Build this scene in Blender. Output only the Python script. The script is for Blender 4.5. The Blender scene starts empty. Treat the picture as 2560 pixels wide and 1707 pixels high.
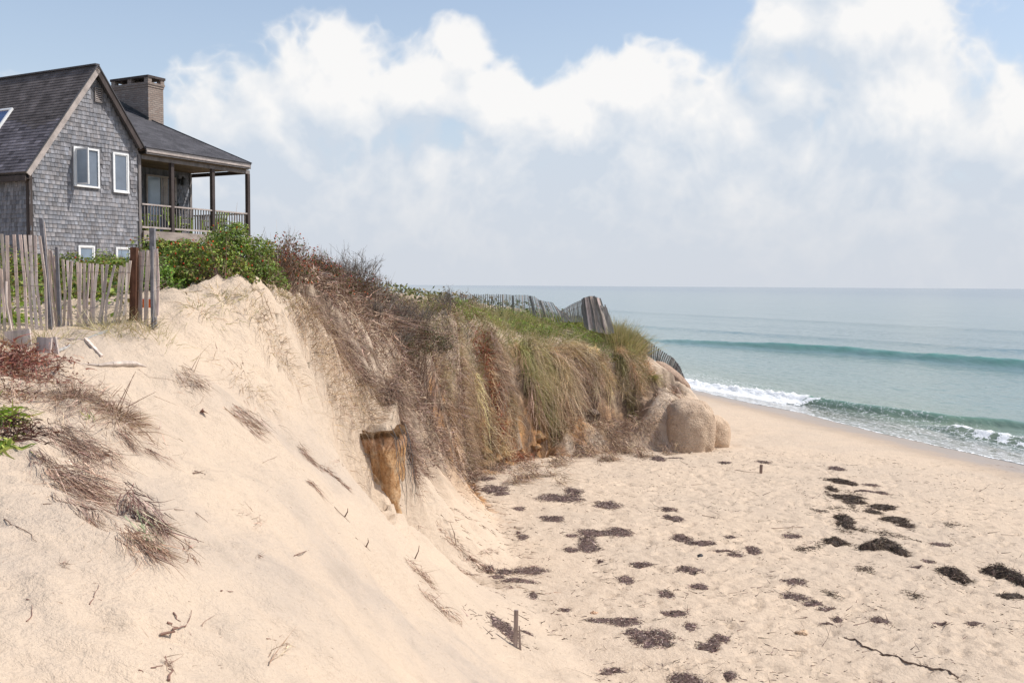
import bpy, math, random
import numpy as np
from mathutils import Matrix, Vector

rng = np.random.default_rng(7)
random.seed(7)
SC = bpy.context.scene
COL = SC.collection

# ------------------------------------------------------------------ camera
F = 2489.0                      # focal length in photo pixels (35 mm on a 36 mm sensor)
EYE = np.array([0.0, 0.0, 6.3])  # the photographer's eye above the sea
PITCH, ROLL = math.radians(3.22), 0.0065
_f = np.array([0, math.cos(PITCH), -math.sin(PITCH)])
_u0 = np.array([0, math.sin(PITCH), math.cos(PITCH)])
_r0 = np.array([1.0, 0, 0])
CR = _r0 * math.cos(ROLL) + _u0 * math.sin(ROLL)
CU = _u0 * math.cos(ROLL) - _r0 * math.sin(ROLL)
cam_data = bpy.data.cameras.new('camera')
cam_data.lens = 35.0
cam_data.sensor_width = 36.0
cam_data.clip_start = 0.05
cam_data.clip_end = 60000
cam = bpy.data.objects.new('camera', cam_data)
COL.objects.link(cam)
cam.matrix_world = Matrix(((CR[0], CU[0], -_f[0], EYE[0]), (CR[1], CU[1], -_f[1], EYE[1]),
                           (CR[2], CU[2], -_f[2], EYE[2]), (0, 0, 0, 1)))
SC.camera = cam

def ray(px, py):
    return _f + CR * ((px - 1280) / F) - CU * ((py - 853.5) / F)

def at(px, py, Y):
    d = ray(px, py)
    return EYE + d * (Y / d[1])

# ------------------------------------------------------------------ light
SUN_EL, SUN_AZ = math.radians(52), math.radians(86)    # azimuth from +Y (view) towards +X (sea side)
SUN_DIR = np.array([math.cos(SUN_EL) * math.sin(SUN_AZ), math.cos(SUN_EL) * math.cos(SUN_AZ), math.sin(SUN_EL)])
sun_data = bpy.data.lights.new('sun', 'SUN')
sun_data.energy = 4.0
sun_data.angle = math.radians(0.5)
sun_data.color = (1.0, 0.955, 0.89)
sun = bpy.data.objects.new('sun', sun_data)
COL.objects.link(sun)
sun.rotation_euler = Vector(SUN_DIR).to_track_quat('Z', 'Y').to_euler()
SC.view_settings.view_transform = 'Standard'
SC.view_settings.look = 'None'
SC.view_settings.gamma = 1
SC.view_settings.use_curve_mapping = False
SC.view_settings.exposure = 0.10
SC.cycles.max_bounces = 6
SC.cycles.transparent_max_bounces = 12
SC.cycles.sample_clamp_indirect = 6

class NT:
    """small node-tree helper"""
    def __init__(s, tree):
        s.t = tree
    def n(s, kind, **kw):
        nd = s.t.nodes.new(kind)
        for k, v in kw.items():
            setattr(nd, k, v)
        return nd
    def put(s, sock, v):
        if isinstance(v, bpy.types.NodeSocket):
            s.t.links.new(v, sock)
        else:
            sock.default_value = v
    def math(s, op, a, b=0.0, c=None, clamp=False):
        nd = s.n('ShaderNodeMath', operation=op)
        nd.use_clamp = clamp
        s.put(nd.inputs[0], a); s.put(nd.inputs[1], b)
        if c is not None: s.put(nd.inputs[2], c)
        return nd.outputs[0]
    def vmath(s, op, a, b=(0, 0, 0)):
        nd = s.n('ShaderNodeVectorMath', operation=op)
        s.put(nd.inputs[0], a)
        if op == 'SCALE':
            s.put(nd.inputs['Scale'], b)
        else:
            s.put(nd.inputs[1], b)
        return nd.outputs['Value'] if op in ('LENGTH', 'DOT_PRODUCT') else nd.outputs[0]
    def noise(s, vec, scale, detail=4, rough=0.5, color=False, lac=2.0, dist=0.0):
        nd = s.n('ShaderNodeTexNoise')
        if vec is not None: s.put(nd.inputs['Vector'], vec)
        nd.inputs['Scale'].default_value = scale
        nd.inputs['Detail'].default_value = detail
        nd.inputs['Roughness'].default_value = rough
        nd.inputs['Lacunarity'].default_value = lac
        nd.inputs['Distortion'].default_value = dist
        return nd.outputs[1 if color else 0]
    def ramp(s, v, lo, hi, a=0.0, b=1.0, smooth=True):
        nd = s.n('ShaderNodeMapRange')
        nd.interpolation_type = 'SMOOTHSTEP' if smooth else 'LINEAR'
        s.put(nd.inputs[0], v)
        for i, x in enumerate((lo, hi, a, b)):
            s.put(nd.inputs[1 + i], x)
        return nd.outputs[0]
    def mix(s, f, a, b, mode='MIX'):
        nd = s.n('ShaderNodeMix', data_type='RGBA', blend_type=mode)
        s.put(nd.inputs[0], f)
        for sock, v in ((nd.inputs[6], a), (nd.inputs[7], b)):
            s.put(sock, v if isinstance(v, bpy.types.NodeSocket) else (*v[:3], 1))
        return nd.outputs[2]
    def scalev(s, vec, sc):
        return s.vmath('MULTIPLY', vec, sc)
    def attr(s, name, out='Color'):
        nd = s.n('ShaderNodeAttribute', attribute_name=name)
        return nd.outputs[out]
    def sep(s, v):
        nd = s.n('ShaderNodeSeparateXYZ'); s.put(nd.inputs[0], v)
        return nd.outputs
    def bump(s, h, dist, strength=1.0, normal=None):
        nd = s.n('ShaderNodeBump')
        nd.inputs['Strength'].default_value = strength
        nd.inputs['Distance'].default_value = dist
        s.put(nd.inputs['Height'], h)
        if normal is not None: s.put(nd.inputs['Normal'], normal)
        return nd.outputs[0]

# ------------------------------------------------------------------ sky
world = bpy.data.worlds.new('World')
SC.world = world
world.use_nodes = True
wt = world.node_tree
wt.nodes.clear()
W = NT(wt)

def field_group():
    g = bpy.data.node_groups.new('cloud_field', 'ShaderNodeTree')
    g.interface.new_socket('Dir', in_out='INPUT', socket_type='NodeSocketVector')
    g.interface.new_socket('F', in_out='OUTPUT', socket_type='NodeSocketFloat')
    N = NT(g)
    gi, go = N.n('NodeGroupInput'), N.n('NodeGroupOutput')
    d = gi.outputs[0]
    warp = N.vmath('SUBTRACT', N.noise(d, 6, 3, 0.55, color=True), (0.5, 0.5, 0.5))
    dw = N.vmath('ADD', d, N.vmath('SCALE', warp, 0.075))
    blobs = [(800, 215, 180, 190), (680, 320, 210, 210), (620, 480, 260, 170), (830, 120, 80, 90),
             (1150, 125, 90, 90), (1060, 215, 150, 115), (1240, 260, 120, 130),
             (1570, 235, 230, 130), (1400, 330, 250, 160), (1800, 330, 240, 150),
             (2180, 70, 270, 210), (1950, 90, 150, 120), (2260, 280, 260, 220), (2130, -90, 250, 150),
             (2520, 330, 180, 160), (1960, 235, 140, 130), (1900, 560, 1100, 330), (1050, 570, 620, 300),
             (-900, 300, 700, 260), (3700, 250, 800, 330), (5200, 420, 900, 240)]
    best = None
    for (px, py, rx, ry) in blobs:
        c = ray(px, py); c = c / np.linalg.norm(c)
        diff = N.vmath('SUBTRACT', dw, tuple(c))
        k = 1.0
        l = N.vmath('LENGTH', N.vmath('MULTIPLY', diff, (F / rx * .96, F / rx * .96, F / ry * .96)))
        v = N.math('SUBTRACT', 1.0, l)
        if best is None:
            best = v
        else:
            best = N.math('SMOOTH_MAX', best, v, 0.22)
    # banks of cloud all round the horizon, also where the camera does not look
    z = N.sep(d)[2]
    y = N.sep(d)[1]
    bank = N.math('SUBTRACT', N.ramp(N.noise(d, 2.3, 3, .5), .35, .75, -.5, 1.0), N.math('MULTIPLY', N.math('MAXIMUM', z, 0.0), 3.2))
    bank = N.math('SUBTRACT', bank, N.ramp(y, 0.55, .8, 0.0, 1.6))
    best = N.math('MAXIMUM', best, bank)
    n1 = N.math('SUBTRACT', N.noise(d, 9, 6, 0.60), 0.5)
    puff = None
    for sc_, am in ((11, .58), (24, .38), (50, .24), (105, .10)):
        bl = N.math('MULTIPLY', N.math('ABSOLUTE', N.math('SUBTRACT', N.noise(dw, sc_, 1, .5), .5)), am * 2)
        puff = bl if puff is None else N.math('ADD', puff, bl)
    f = N.math('ADD', best, N.math('ADD', N.math('MULTIPLY', n1, 0.75), N.math('SUBTRACT', 0.21, puff)))
    N.put(go.inputs[0], f)
    return g

grp = field_group()
tc = W.n('ShaderNodeTexCoord')
d = tc.outputs['Generated']
def field(v):
    nd = W.n('ShaderNodeGroup'); nd.node_tree = grp
    W.put(nd.inputs[0], v)
    return nd.outputs[0]
f0 = field(d)
f1 = field(W.vmath('ADD', d, (0.012, 0.0, 0.028)))
f2 = field(W.vmath('ADD', d, (0.03, 0.0, 0.075)))
alpha = W.ramp(f0, 0.0, 0.42)
lit = W.math('ADD', W.math('MULTIPLY', W.math('SUBTRACT', f0, f1), 0.85), W.math('MULTIPLY', W.math('SUBTRACT', f0, f2), 0.42))
dz = W.sep(d)[2]
lit = W.math('ADD', lit, W.ramp(dz, 0.02, 0.26, 0.10, 0.42))
lit = W.math('ADD', lit, W.math('MULTIPLY', W.math('SUBTRACT', W.noise(d, 4.5, 5, .6), .5), .9))
lit = W.ramp(lit, 0.02, 0.95, 0.0, 1.0, smooth=False)
ccol = W.mix(lit, (0.59, 0.66, 0.75), (0.90, 0.89, 0.88))
# pale sea air low down
low = W.ramp(dz, -0.01, 0.17, 1.0, 0.0)
ccol = W.mix(W.math('MULTIPLY', low, 0.85), ccol, (0.615, 0.645, 0.70))
sky = W.n('ShaderNodeTexSky', sky_type='NISHITA')
sky.sun_disc = False
sky.sun_elevation = SUN_EL
sky.sun_rotation = SUN_AZ
sky.air_density = 1.0
sky.dust_density = 1.6
sky.ozone_density = 1.0
SKY_STRENGTH = 0.15
skyc = W.vmath('SCALE', sky.outputs[0], SKY_STRENGTH)
# thin veil of sea haze over the blue
skyc = W.mix(W.ramp(dz, 0.0, 0.45, .62, .12), skyc, (0.62, 0.70, 0.80))
a2 = W.math('MAXIMUM', alpha, W.ramp(dz, 0.01, 0.20, 1.0, 0.0))
a2 = W.math('MULTIPLY', a2, 0.97)
tot = W.mix(a2, skyc, ccol)
bg = W.n('ShaderNodeBackground')
W.put(bg.inputs[0], tot)
bg.inputs[1].default_value = 1.0
W.put(W.n('ShaderNodeOutputWorld').inputs[0], bg.outputs[0])
world.cycles.sampling_method = 'MANUAL'
world.cycles.sample_map_resolution = 512

# ------------------------------------------------------------------ object helpers
def tag(o, label=None, cat=None, group=None, kind=None):
    if label: o['label'] = label
    if cat: o['category'] = cat
    if group: o['group'] = group
    if kind: o['kind'] = kind
    return o

def link(name, me, parent=None, mat=None):
    o = bpy.data.objects.new(name, me)
    COL.objects.link(o)
    if parent is not None: o.parent = parent
    if mat is not None and me is not None: me.materials.append(mat)
    return o

def empty(name, loc, rz=0.0):
    o = bpy.data.objects.new(name, None)
    o.empty_display_size = 0.2
    COL.objects.link(o)
    o.location = tuple(loc)
    o.rotation_euler = (0, 0, rz)
    return o

def npmesh(name, V, Q, col=None, smooth=False, attrs=None):
    """V (n,3); Q (m,3|4) one face size; col per-vertex (n,3)"""
    V = np.ascontiguousarray(V, dtype=np.float32); Q = np.ascontiguousarray(Q, dtype=np.int32)
    me = bpy.data.meshes.new(name)
    k = Q.shape[1]
    me.vertices.add(len(V)); me.vertices.foreach_set('co', V.ravel())
    me.loops.add(Q.size); me.loops.foreach_set('vertex_index', Q.ravel())
    me.polygons.add(len(Q))
    me.polygons.foreach_set('loop_start', np.arange(0, Q.size, k, dtype=np.int32))
    me.update(calc_edges=True)
    me.polygons.foreach_set('use_smooth', np.full(len(Q), smooth, dtype=bool))
    if col is not None:
        a = me.color_attributes.new('tint', 'FLOAT_COLOR', 'POINT')
        c = np.ones((len(V), 4), np.float32); c[:, :3] = col
        a.data.foreach_set('color', c.ravel())
    for nm, arr in (attrs or {}).items():
        a = me.color_attributes.new(nm, 'FLOAT_COLOR', 'POINT')
        c = np.ones((len(V), 4), np.float32); c[:, :arr.shape[1]] = arr
        a.data.foreach_set('color', c.ravel())
    return me

class MB:
    """collects boxes, prisms and tubes into one mesh"""
    def __init__(s): s.v, s.f, s.c = [], [], []
    def add(s, vs, fs, col=(1, 1, 1)):
        b = len(s.v)
        s.v += [tuple(p) for p in vs]; s.f += [tuple(i + b for i in q) for q in fs]; s.c += [col] * len(vs)
    def box(s, x0, x1, y0, y1, z0, z1, col=(1, 1, 1)):
        s.add([(x0, y0, z0), (x1, y0, z0), (x1, y1, z0), (x0, y1, z0), (x0, y0, z1), (x1, y0, z1), (x1, y1, z1), (x0, y1, z1)],
              [(0, 3, 2, 1), (4, 5, 6, 7), (0, 1, 5, 4), (1, 2, 6, 5), (2, 3, 7, 6), (3, 0, 4, 7)], col)
    def bar(s, p0, p1, w, h, up=(0, 0, 1), col=(1, 1, 1), w1=None, h1=None):
        """box from p0 to p1, w wide and h along up"""
        p0, p1, up = Vector(p0), Vector(p1), Vector(up)
        d = (p1 - p0).normalized(); side = d.cross(up)
        if side.length < 1e-4: side = d.cross(Vector((1, 0.1, 0)))
        side.normalize(); u = side.cross(d).normalized()
        w1 = w if w1 is None else w1; h1 = h if h1 is None else h1
        vs = []
        for p, ww, hh in ((p0, w, h), (p1, w1, h1)):
            for a, b in ((-1, -1), (1, -1), (1, 1), (-1, 1)):
                vs.append(p + side * (a * ww / 2) + u * (b * hh / 2))
        s.add(vs, [(3, 2, 1, 0), (4, 5, 6, 7), (0, 1, 5, 4), (1, 2, 6, 5), (2, 3, 7, 6), (3, 0, 4, 7)], col)
    def tube(s, pts, r, n=5, col=(1, 1, 1), r1=None):
        pts = [Vector(p) for p in pts]; r1 = r if r1 is None else r1
        vs, fs = [], []
        for i, p in enumerate(pts):
            d = (pts[min(i + 1, len(pts) - 1)] - pts[max(i - 1, 0)]).normalized()
            a = d.cross(Vector((0, 0, 1)))
            if a.length < 1e-3: a = Vector((1, 0, 0))
            a.normalize(); b = d.cross(a)
            rr = r + (r1 - r) * i / max(1, len(pts) - 1)
            for k in range(n):
                t = 2 * math.pi * k / n
                vs.append(p + a * (math.cos(t) * rr) + b * (math.sin(t) * rr))
        for i in range(len(pts) - 1):
            for k in range(n):
                fs.append((i * n + k, i * n + (k + 1) % n, (i + 1) * n + (k + 1) % n, (i + 1) * n + k))
        fs.append(tuple(range(n))); fs.append(tuple(range((len(pts) - 1) * n, len(pts) * n))[::-1])
        s.add(vs, fs, col)
    def mesh(s, name):
        me = bpy.data.meshes.new(name)
        me.from_pydata(s.v, [], s.f)
        a = me.color_attributes.new('tint', 'FLOAT_COLOR', 'POINT')
        c = np.ones((len(s.v), 4), np.float32); c[:, :3] = np.array(s.c, np.float32).reshape(-1, 3)
        a.data.foreach_set('color', c.ravel())
        return me
    def build(s, name, mat, parent=None):
        return link(name, s.mesh(name), parent, mat)

def material(name, base=(0.5, 0.5, 0.5), rough=0.8, spec=0.3, tint=True, nscale=6.0, namp=0.25, bscale=60.0, bdist=0.002,
             stretch=(1, 1, 1), translucent=0.0, obj_coords=True, metal=0.0):
    """plain weathered surface: base colour x per-piece tint x noise, with fine bump"""
    m = bpy.data.materials.new(name); m.use_nodes = True
    t = m.node_tree; t.nodes.clear(); N = NT(t)
    tcn = N.n('ShaderNodeTexCoord')
    v = N.vmath('MULTIPLY', tcn.outputs['Object'], stretch)
    nz = N.noise(v, nscale, 5, 0.6)
    c = N.mix(1.0, (*base, 1), N.mix(N.ramp(nz, .25, .75), (1 - namp,) * 3, (1 + namp,) * 3), 'MULTIPLY')
    if tint:
        c = N.mix(1.0, c, N.attr('tint'), 'MULTIPLY')
    p = N.n('ShaderNodeBsdfPrincipled')
    N.put(p.inputs['Base Color'], c)
    p.inputs['Roughness'].default_value = rough
    p.inputs['Specular IOR Level'].default_value = spec
    p.inputs['Metallic'].default_value = metal
    if bdist > 0:
        N.put(p.inputs['Normal'], N.bump(N.noise(v, bscale, 3, 0.6), bdist))
    out = p.outputs[0]
    if translucent > 0:
        tr = N.n('ShaderNodeBsdfTranslucent'); N.put(tr.inputs[0], c)
        ms = N.n('ShaderNodeMixShader'); ms.inputs[0].default_value = translucent
        t.links.new(out, ms.inputs[1]); t.links.new(tr.outputs[0], ms.inputs[2]); out = ms.outputs[0]
    t.links.new(out, N.n('ShaderNodeOutputMaterial').inputs[0])
    return m

# ------------------------------------------------------------------ noise in numpy
_perm = np.random.default_rng(3).permutation(256)
_perm = np.concatenate([_perm, _perm])
_gr = np.array([(math.cos(a), math.sin(a)) for a in np.linspace(0, 2 * math.pi, 17)[:16]])
def perlin(x, y):
    xi = np.floor(x).astype(int); yi = np.floor(y).astype(int)
    xf, yf = x - xi, y - yi
    u = xf * xf * xf * (xf * (xf * 6 - 15) + 10); v = yf * yf * yf * (yf * (yf * 6 - 15) + 10)
    def g(ix, iy, fx, fy):
        h = _perm[_perm[ix & 255] + (iy & 255)] & 15
        return _gr[h, 0] * fx + _gr[h, 1] * fy
    a = g(xi, yi, xf, yf); b = g(xi + 1, yi, xf - 1, yf)
    c = g(xi, yi + 1, xf, yf - 1); d_ = g(xi + 1, yi + 1, xf - 1, yf - 1)
    return (a + u * (b - a)) * (1 - v) + (c + u * (d_ - c)) * v
def fbm(x, y, oct=4, gain=0.5):
    s, a = 0, 1.0
    for i in range(oct):
        s = s + a * perlin(x + 17.3 * i, y - 9.1 * i); x = x * 2.03; y = y * 2.03; a *= gain
    return s
def smooth(x, a, b):
    t = np.clip((x - a) / (b - a), 0, 1)
    return t * t * (3 - 2 * t)
def seg_dist(X, Y, P):
    """distance to polyline, arc-length parameter and side (+ = left of travel)"""
    best = np.full(X.shape, 1e9); side = np.zeros(X.shape); par = np.zeros(X.shape); acc = 0.0
    for (x0, y0), (x1, y1) in zip(P[:-1], P[1:]):
        dx, dy = x1 - x0, y1 - y0; L2 = dx * dx + dy * dy; L = math.sqrt(L2)
        t = np.clip(((X - x0) * dx + (Y - y0) * dy) / L2, 0, 1)
        qx, qy = X - (x0 + t * dx), Y - (y0 + t * dy)
        dd = np.hypot(qx, qy); m = dd < best
        best = np.where(m, dd, best)
        side = np.where(m, np.sign(dx * (Y - y0) - dy * (X - x0)), side)
        par = np.where(m, acc + t * L, par); acc += L
    return best, par, side

# ------------------------------------------------------------------ ground: shapes of beach, slope, bluff and upland
S0 = np.array([18.0, 35.0]); TD = np.array([-.251, .968]); ND = np.array([.968, .251])
def shore(X, Y):
    return (X - S0[0]) * TD[0] + (Y - S0[1]) * TD[1], (X - S0[0]) * ND[0] + (Y - S0[1]) * ND[1]   # along, offshore
def beach_h(X, Y):
    a, u = shore(X, Y)
    return np.where(u < 0, .1 + .7 * (1 - np.exp(np.minimum(u, 0) / 6)), np.maximum(.1 - .08 * u, -3.0))

TOE = [(9, -14), (6.5, -4), (5, 0), (3.6, 5), (2.5, 9), (1.6, 13), (.7, 16.5), (0.2, 20), (-.2, 23.4), (-.9, 26.5), (-1.1, 29.3), (.5, 31.6),
       (2.9, 32.8), (5, 33.4), (7, 34), (8, 36), (7.8, 39), (6.6, 44), (4, 52), (0, 65), (-6, 80), (-15, 110), (-40, 180), (-90, 320)]
CP = []
def cp(px, py, Y, dz=0.0):
    p = at(px, py, Y); CP.append((p[0], p[1], p[2] + dz))
def cw(x, y, z): CP.append((x, y, z + 6.3))
# foreground slope, left to right, near to far
for q in [(0, 1707, 4.8), (400, 1707, 5.3), (800, 1707, 6.5), (1050, 1707, 8.6), (1300, 1707, 11.6), (1480, 1690, 13.2),
          (0, 1500, 5.6), (0, 1300, 6.6), (400, 1500, 6.2), (400, 1300, 7.5), (0, 1100, 8.2), (0, 960, 9.6), (0, 880, 10.8), (60, 830, 11.8),
          (250, 1000, 9.6), (250, 860, 11.5), (400, 1100, 9.6), (400, 920, 11.6), (390, 835, 12.4), (200, 815, 12.3),
          (800, 1500, 7.8), (700, 1400, 8.2), (700, 1250, 10.0), (800, 1200, 11.8), (900, 1330, 11.5), (600, 1150, 10.8), (600, 1000, 12.2),
          (1000, 1500, 11.2), (1150, 1550, 12.8), (1260, 1620, 13.6), (1000, 1330, 13.8), (1130, 1450, 14.4), (1200, 1500, 15.2),
          (880, 1235, 15.2), (990, 1275, 16.6), (700, 1080, 12.8), (800, 1050, 14.6), (780, 950, 15.2), (835, 1110, 15.8), (885, 1225, 16.3), (930, 1250, 17.0), (895, 1215, 16.9), (650, 900, 13.6), (500, 880, 12.9),
          (480, 800, 13.4), (600, 765, 14.2), (690, 765, 14.8), (700, 830, 14.8), (780, 850, 16.4), (860, 940, 17.2), (940, 1030, 18.0),
          (730, 720, 17.0), (760, 740, 17.4), (800, 810, 17.7), (860, 880, 18.0), (915, 950, 18.2), (965, 1050, 18.4)]:
    cp(*q)
# foot of the clay column and the striped slope behind it
for q in [(1000, 1062, 18.7), (950, 1050, 18.05), (905, 1050, 17.75), (1006, 1080, 18.45), (985, 1268, 17.35), (1010, 1265, 18.2), (1060, 1300, 18.6), (1150, 1350, 19.4), (1010, 1110, 21.2), (1080, 1150, 22.0), (1150, 1210, 23.0), (1100, 1100, 25.6)]:
    cp(*q)
# cut face behind: top edge (ground is lower than the plants on it) and face
EDGE_PX = [(770, 700, 18.6), (850, 790, 19.6), (930, 860, 21.0), (1000, 890, 23.4), (1080, 905, 26.2), (1160, 895, 29.2), (1240, 890, 31.6), (1330, 885, 33.6),
           (1450, 890, 35.0), (1560, 905, 36.0), (1625, 915, 36.8)]
EDGE = [tuple(at(*q)[:2]) for q in EDGE_PX]
for q in EDGE_PX: cp(*q)
for q in [(960, 960, 20.6), (1020, 1000, 22.6), (1060, 1010, 24.6), (1120, 1060, 27.4), (1230, 1080, 30.4), (1350, 1060, 32.6), (1480, 1040, 33.8), (1600, 1030, 34.8)]:
    cp(*q)
# upland
for q in [(780, 690, 21), (860, 735, 22.5), (950, 775, 24.5), (1050, 800, 27.5), (1150, 812, 31), (1250, 818, 34.2), (1350, 822, 36.2), (1480, 830, 37.6), (1560, 850, 38.0)]:
    cp(*q)
for (x, y, z) in [(-8, 19, -.15), (-6, 24, -.1), (-10, 27, -.1), (-4.6, 30, -.5), (-1.5, 38, -1.0), (2.5, 42, -1.5), (5, 41.5, -2.9), (-6, 40, -.5), (-14, 40, 0),
                  (-3, 55, -1.2), (-12, 70, -.8), (-30, 60, 0), (-25, 110, -1), (-60, 180, -1), (-60, 30, .3), (-30, 20, .2), (-20, 14, .1), (-14, 26, 0.0),
                  (-8, 13.6, -.35), (-6.3, 14.4, -.25), (-5, 15.6, -.05), (-4.3, 17, .1), (-12, 10, -.6), (-12, 4, -1.0), (-6, 3.0, -1.5), (-3, 1.5, -1.7), (-1.2, 0, -1.75), (0.2, 0, -2.1),
                  (2, 2, -3.5), (1.5, 5, -4.0), (-8, -6, -1.6), (2, -6, -2.6), (-30, -10, -1), (7.0, 38.5, -4.4), (5.6, 38.6, -3.0), (6.9, 36.8, -4.0), (4.8, 47, -3.8), (1.8, 57, -3.2), (-30, 140, -1), (6.0, 40, -3.8), (7.2, 41, -4.7),
                  (-4.6, 19, -.12), (-5.5, 19, -.02), (-6.5, 18, 0), (-4.5, 20, -.2), (-5.2, 21.5, -.25), (-7, 21, -.1), (-5, 24.5, -.45), (-4, 26, -.7), (-5.5, 27, -.5), (-3.15, 28, -.85), (-3.4, 27, -.8), (-4.2, 28.5, -.75), (-2.6, 29.5, -1.0), (-2.2, 31, -1.05), (-3.5, 32.5, -.9),
                  (-.6, 33, -1.25), (-1.5, 35, -1.15), (.8, 36, -1.4), (2.6, 38, -1.6), (4.1, 39.5, -2.2), (-8, 30, -.3), (-10, 34, -.3), (5.25, 34.9, -3.7), (5.0, 34.2, -4.4), (6.4, 35.4, -4.3), (7.1, 36.2, -4.7)]:
    cw(x, y, z)
_T = np.array(TOE)
for (x0, y0), (x1, y1) in zip(TOE[:-1], TOE[1:]):
    n_ = max(1, int(math.hypot(x1 - x0, y1 - y0) / 1.4)) if y0 < 60 else 2
    for k in range(n_):
        t = k / n_; x, y = x0 + t * (x1 - x0), y0 + t * (y1 - y0)
        CP.append((x, y, float(beach_h(np.array(x), np.array(y)))))
CPA = np.array(CP)
_c2 = 0.35 ** 2
_K = np.sqrt((CPA[:, None, 0] - CPA[None, :, 0]) ** 2 + (CPA[:, None, 1] - CPA[None, :, 1]) ** 2 + _c2) * -1
_A = np.block([[_K + np.eye(len(CPA)) * 0.01, np.ones((len(CPA), 1))], [np.ones((1, len(CPA))), np.zeros((1, 1))]])
_w = np.linalg.solve(_A, np.append(CPA[:, 2], 0))
def land_rbf(X, Y):
    out = np.empty(X.size); x, y = X.ravel(), Y.ravel()
    for i in range(0, X.size, 20000):
        dd = -np.sqrt((x[i:i + 20000, None] - CPA[None, :, 0]) ** 2 + (y[i:i + 20000, None] - CPA[None, :, 1]) ** 2 + _c2)
        out[i:i + 20000] = dd @ _w[:-1] + _w[-1]
    return out.reshape(X.shape)

def stretch(a, b, step, grow_lo, grow_hi, lo, hi):
    c = list(np.arange(a, b, step)); s = step; x = b
    while x < hi: c.append(x); s *= grow_hi; x += s
    s = step; x = a - step; pre = []
    while x > lo: pre.append(x); s *= grow_lo; x -= s
    return np.array(pre[::-1] + c)
gx = stretch(-12, 19, 0.085, 1.06, 1.06, -160, 90)
gy = np.concatenate([stretch(3.6, 9, 0.045, 1.3, 1.0, -16, 9)[:-1], stretch(9, 42, 0.085, 1.0, 1.05, 9, 330)])
gy = np.unique(np.round(gy, 4))
GX, GY = np.meshgrid(gx, gy)
print('terrain grid', GX.shape)
dist, par, side = seg_dist(GX, GY, TOE)
inside = side > 0
LANDM = np.where(inside, smooth(dist, 0, .55), 0)
land = land_rbf(GX, GY)
bea = beach_h(GX, GY)
DE, PE, SE = seg_dist(GX, GY, EDGE)           # distance from the cut's top edge
# ---- relief
rough_zone = smooth(GY, 15.5, 18) * inside * (1 - smooth(GY, 42, 60))
n_big = fbm(GX * .35, GY * .35, 3) * .10
n_mid = fbm(GX * 1.3 + 5, GY * 1.3, 4) * .035
land = land + n_big * .7 + n_mid
face = np.exp(-(DE / 2.0) ** 2) * (SE < 0) * inside
land = land + face * (fbm(GX * 1.1 + 9, GY * 1.1, 5, .55) * .42 - .1)
# hollow cut back under the turf, deeper in places
und = np.exp(-((DE - .75) / .45) ** 2) * (SE < 0) * inside * smooth(PE, 5.0, 7.5)
land = land - und * (.40 + .70 * smooth(fbm(GX * .9 + 31, GY * .9, 3), -.25, .25))
# eroded upper side of the mound: ledges and gullies
SPINE = [tuple(at(*q)[:2]) for q in [(700, 760, 15), (790, 850, 16.4), (870, 930, 17.3), (960, 1050, 18.2)]]
DS, _, _ = seg_dist(GX, GY, SPINE)
sp = np.exp(-(DS / 1.15) ** 2) * smooth(GY, 12.5, 14.5)
land = land + sp * (np.abs(fbm(GX * 1.9, GY * 1.5 + 3, 5, .62)) * -.42 + .10)
# crumbling ledges: the slope breaks into steps where it is eroded
stp = .26 + .05 * fbm(GX * .6, GY * .6 + 20, 2)
ph = (land + fbm(GX * 1.3, GY * 1.3 + 50, 3) * .22) / stp
fr_p = ph - np.floor(ph)
ledge = (smooth(fr_p, .55, .95) - fr_p) * stp
er = np.clip(sp * 1.1 + np.exp(-((DS - 1.2) / .9) ** 2) * smooth(fbm(GX * .8, GY * .8 + 70, 3), -.05, .25) * smooth(GY, 12, 14) * .8, 0, 1)
land = land + ledge * er * .8 + face * ledge * .5
land = land + er * fbm(GX * 5, GY * 5, 3, .6) * .035
# rills that run down the slope towards the beach
sl = inside * smooth(dist, .1, .8) * (1 - smooth(dist, 3.0, 4.5)) * smooth(GY, 15, 18) * (1 - smooth(GY, 27, 30))
land = land + sl * fbm((GY + GX * .35) * 3.3, dist * .35, 3) * .07
slf = inside * (1 - smooth(GY, 13, 16)) * smooth(GY, 3, 5)
land = land + slf * (fbm((GY * .9 + GX * .5) * 1.1, (GX - GY * .3) * .5, 3) * .10 - np.abs(fbm(GX * .75 + 9, GY * .75, 3)) * .13 + fbm(GX * 2.2, GY * 2.2 + 60, 3) * .035 + fbm(GX * 5, GY * 5, 4, .62) * .03)
# wind ripples and soft footprints in the near sand
land = land + slf * np.abs(fbm(GX * 2.1 + 40, GY * 2.1, 2)) * .03
b = bea + fbm(GX * .5, GY * .5, 3) * .05 * smooth(-shore(GX, GY)[1], 3, 8)
dry = smooth(-shore(GX, GY)[1], 5, 9)
pr = fbm(GX * 2.6 + 3, GY * 2.2, 3)
b = b + dry * (-.03 * smooth(pr, .12, .42) + .015 * smooth(-pr, .2, .5) + fbm(GX * 6, GY * 6, 2) * .01)
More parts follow.
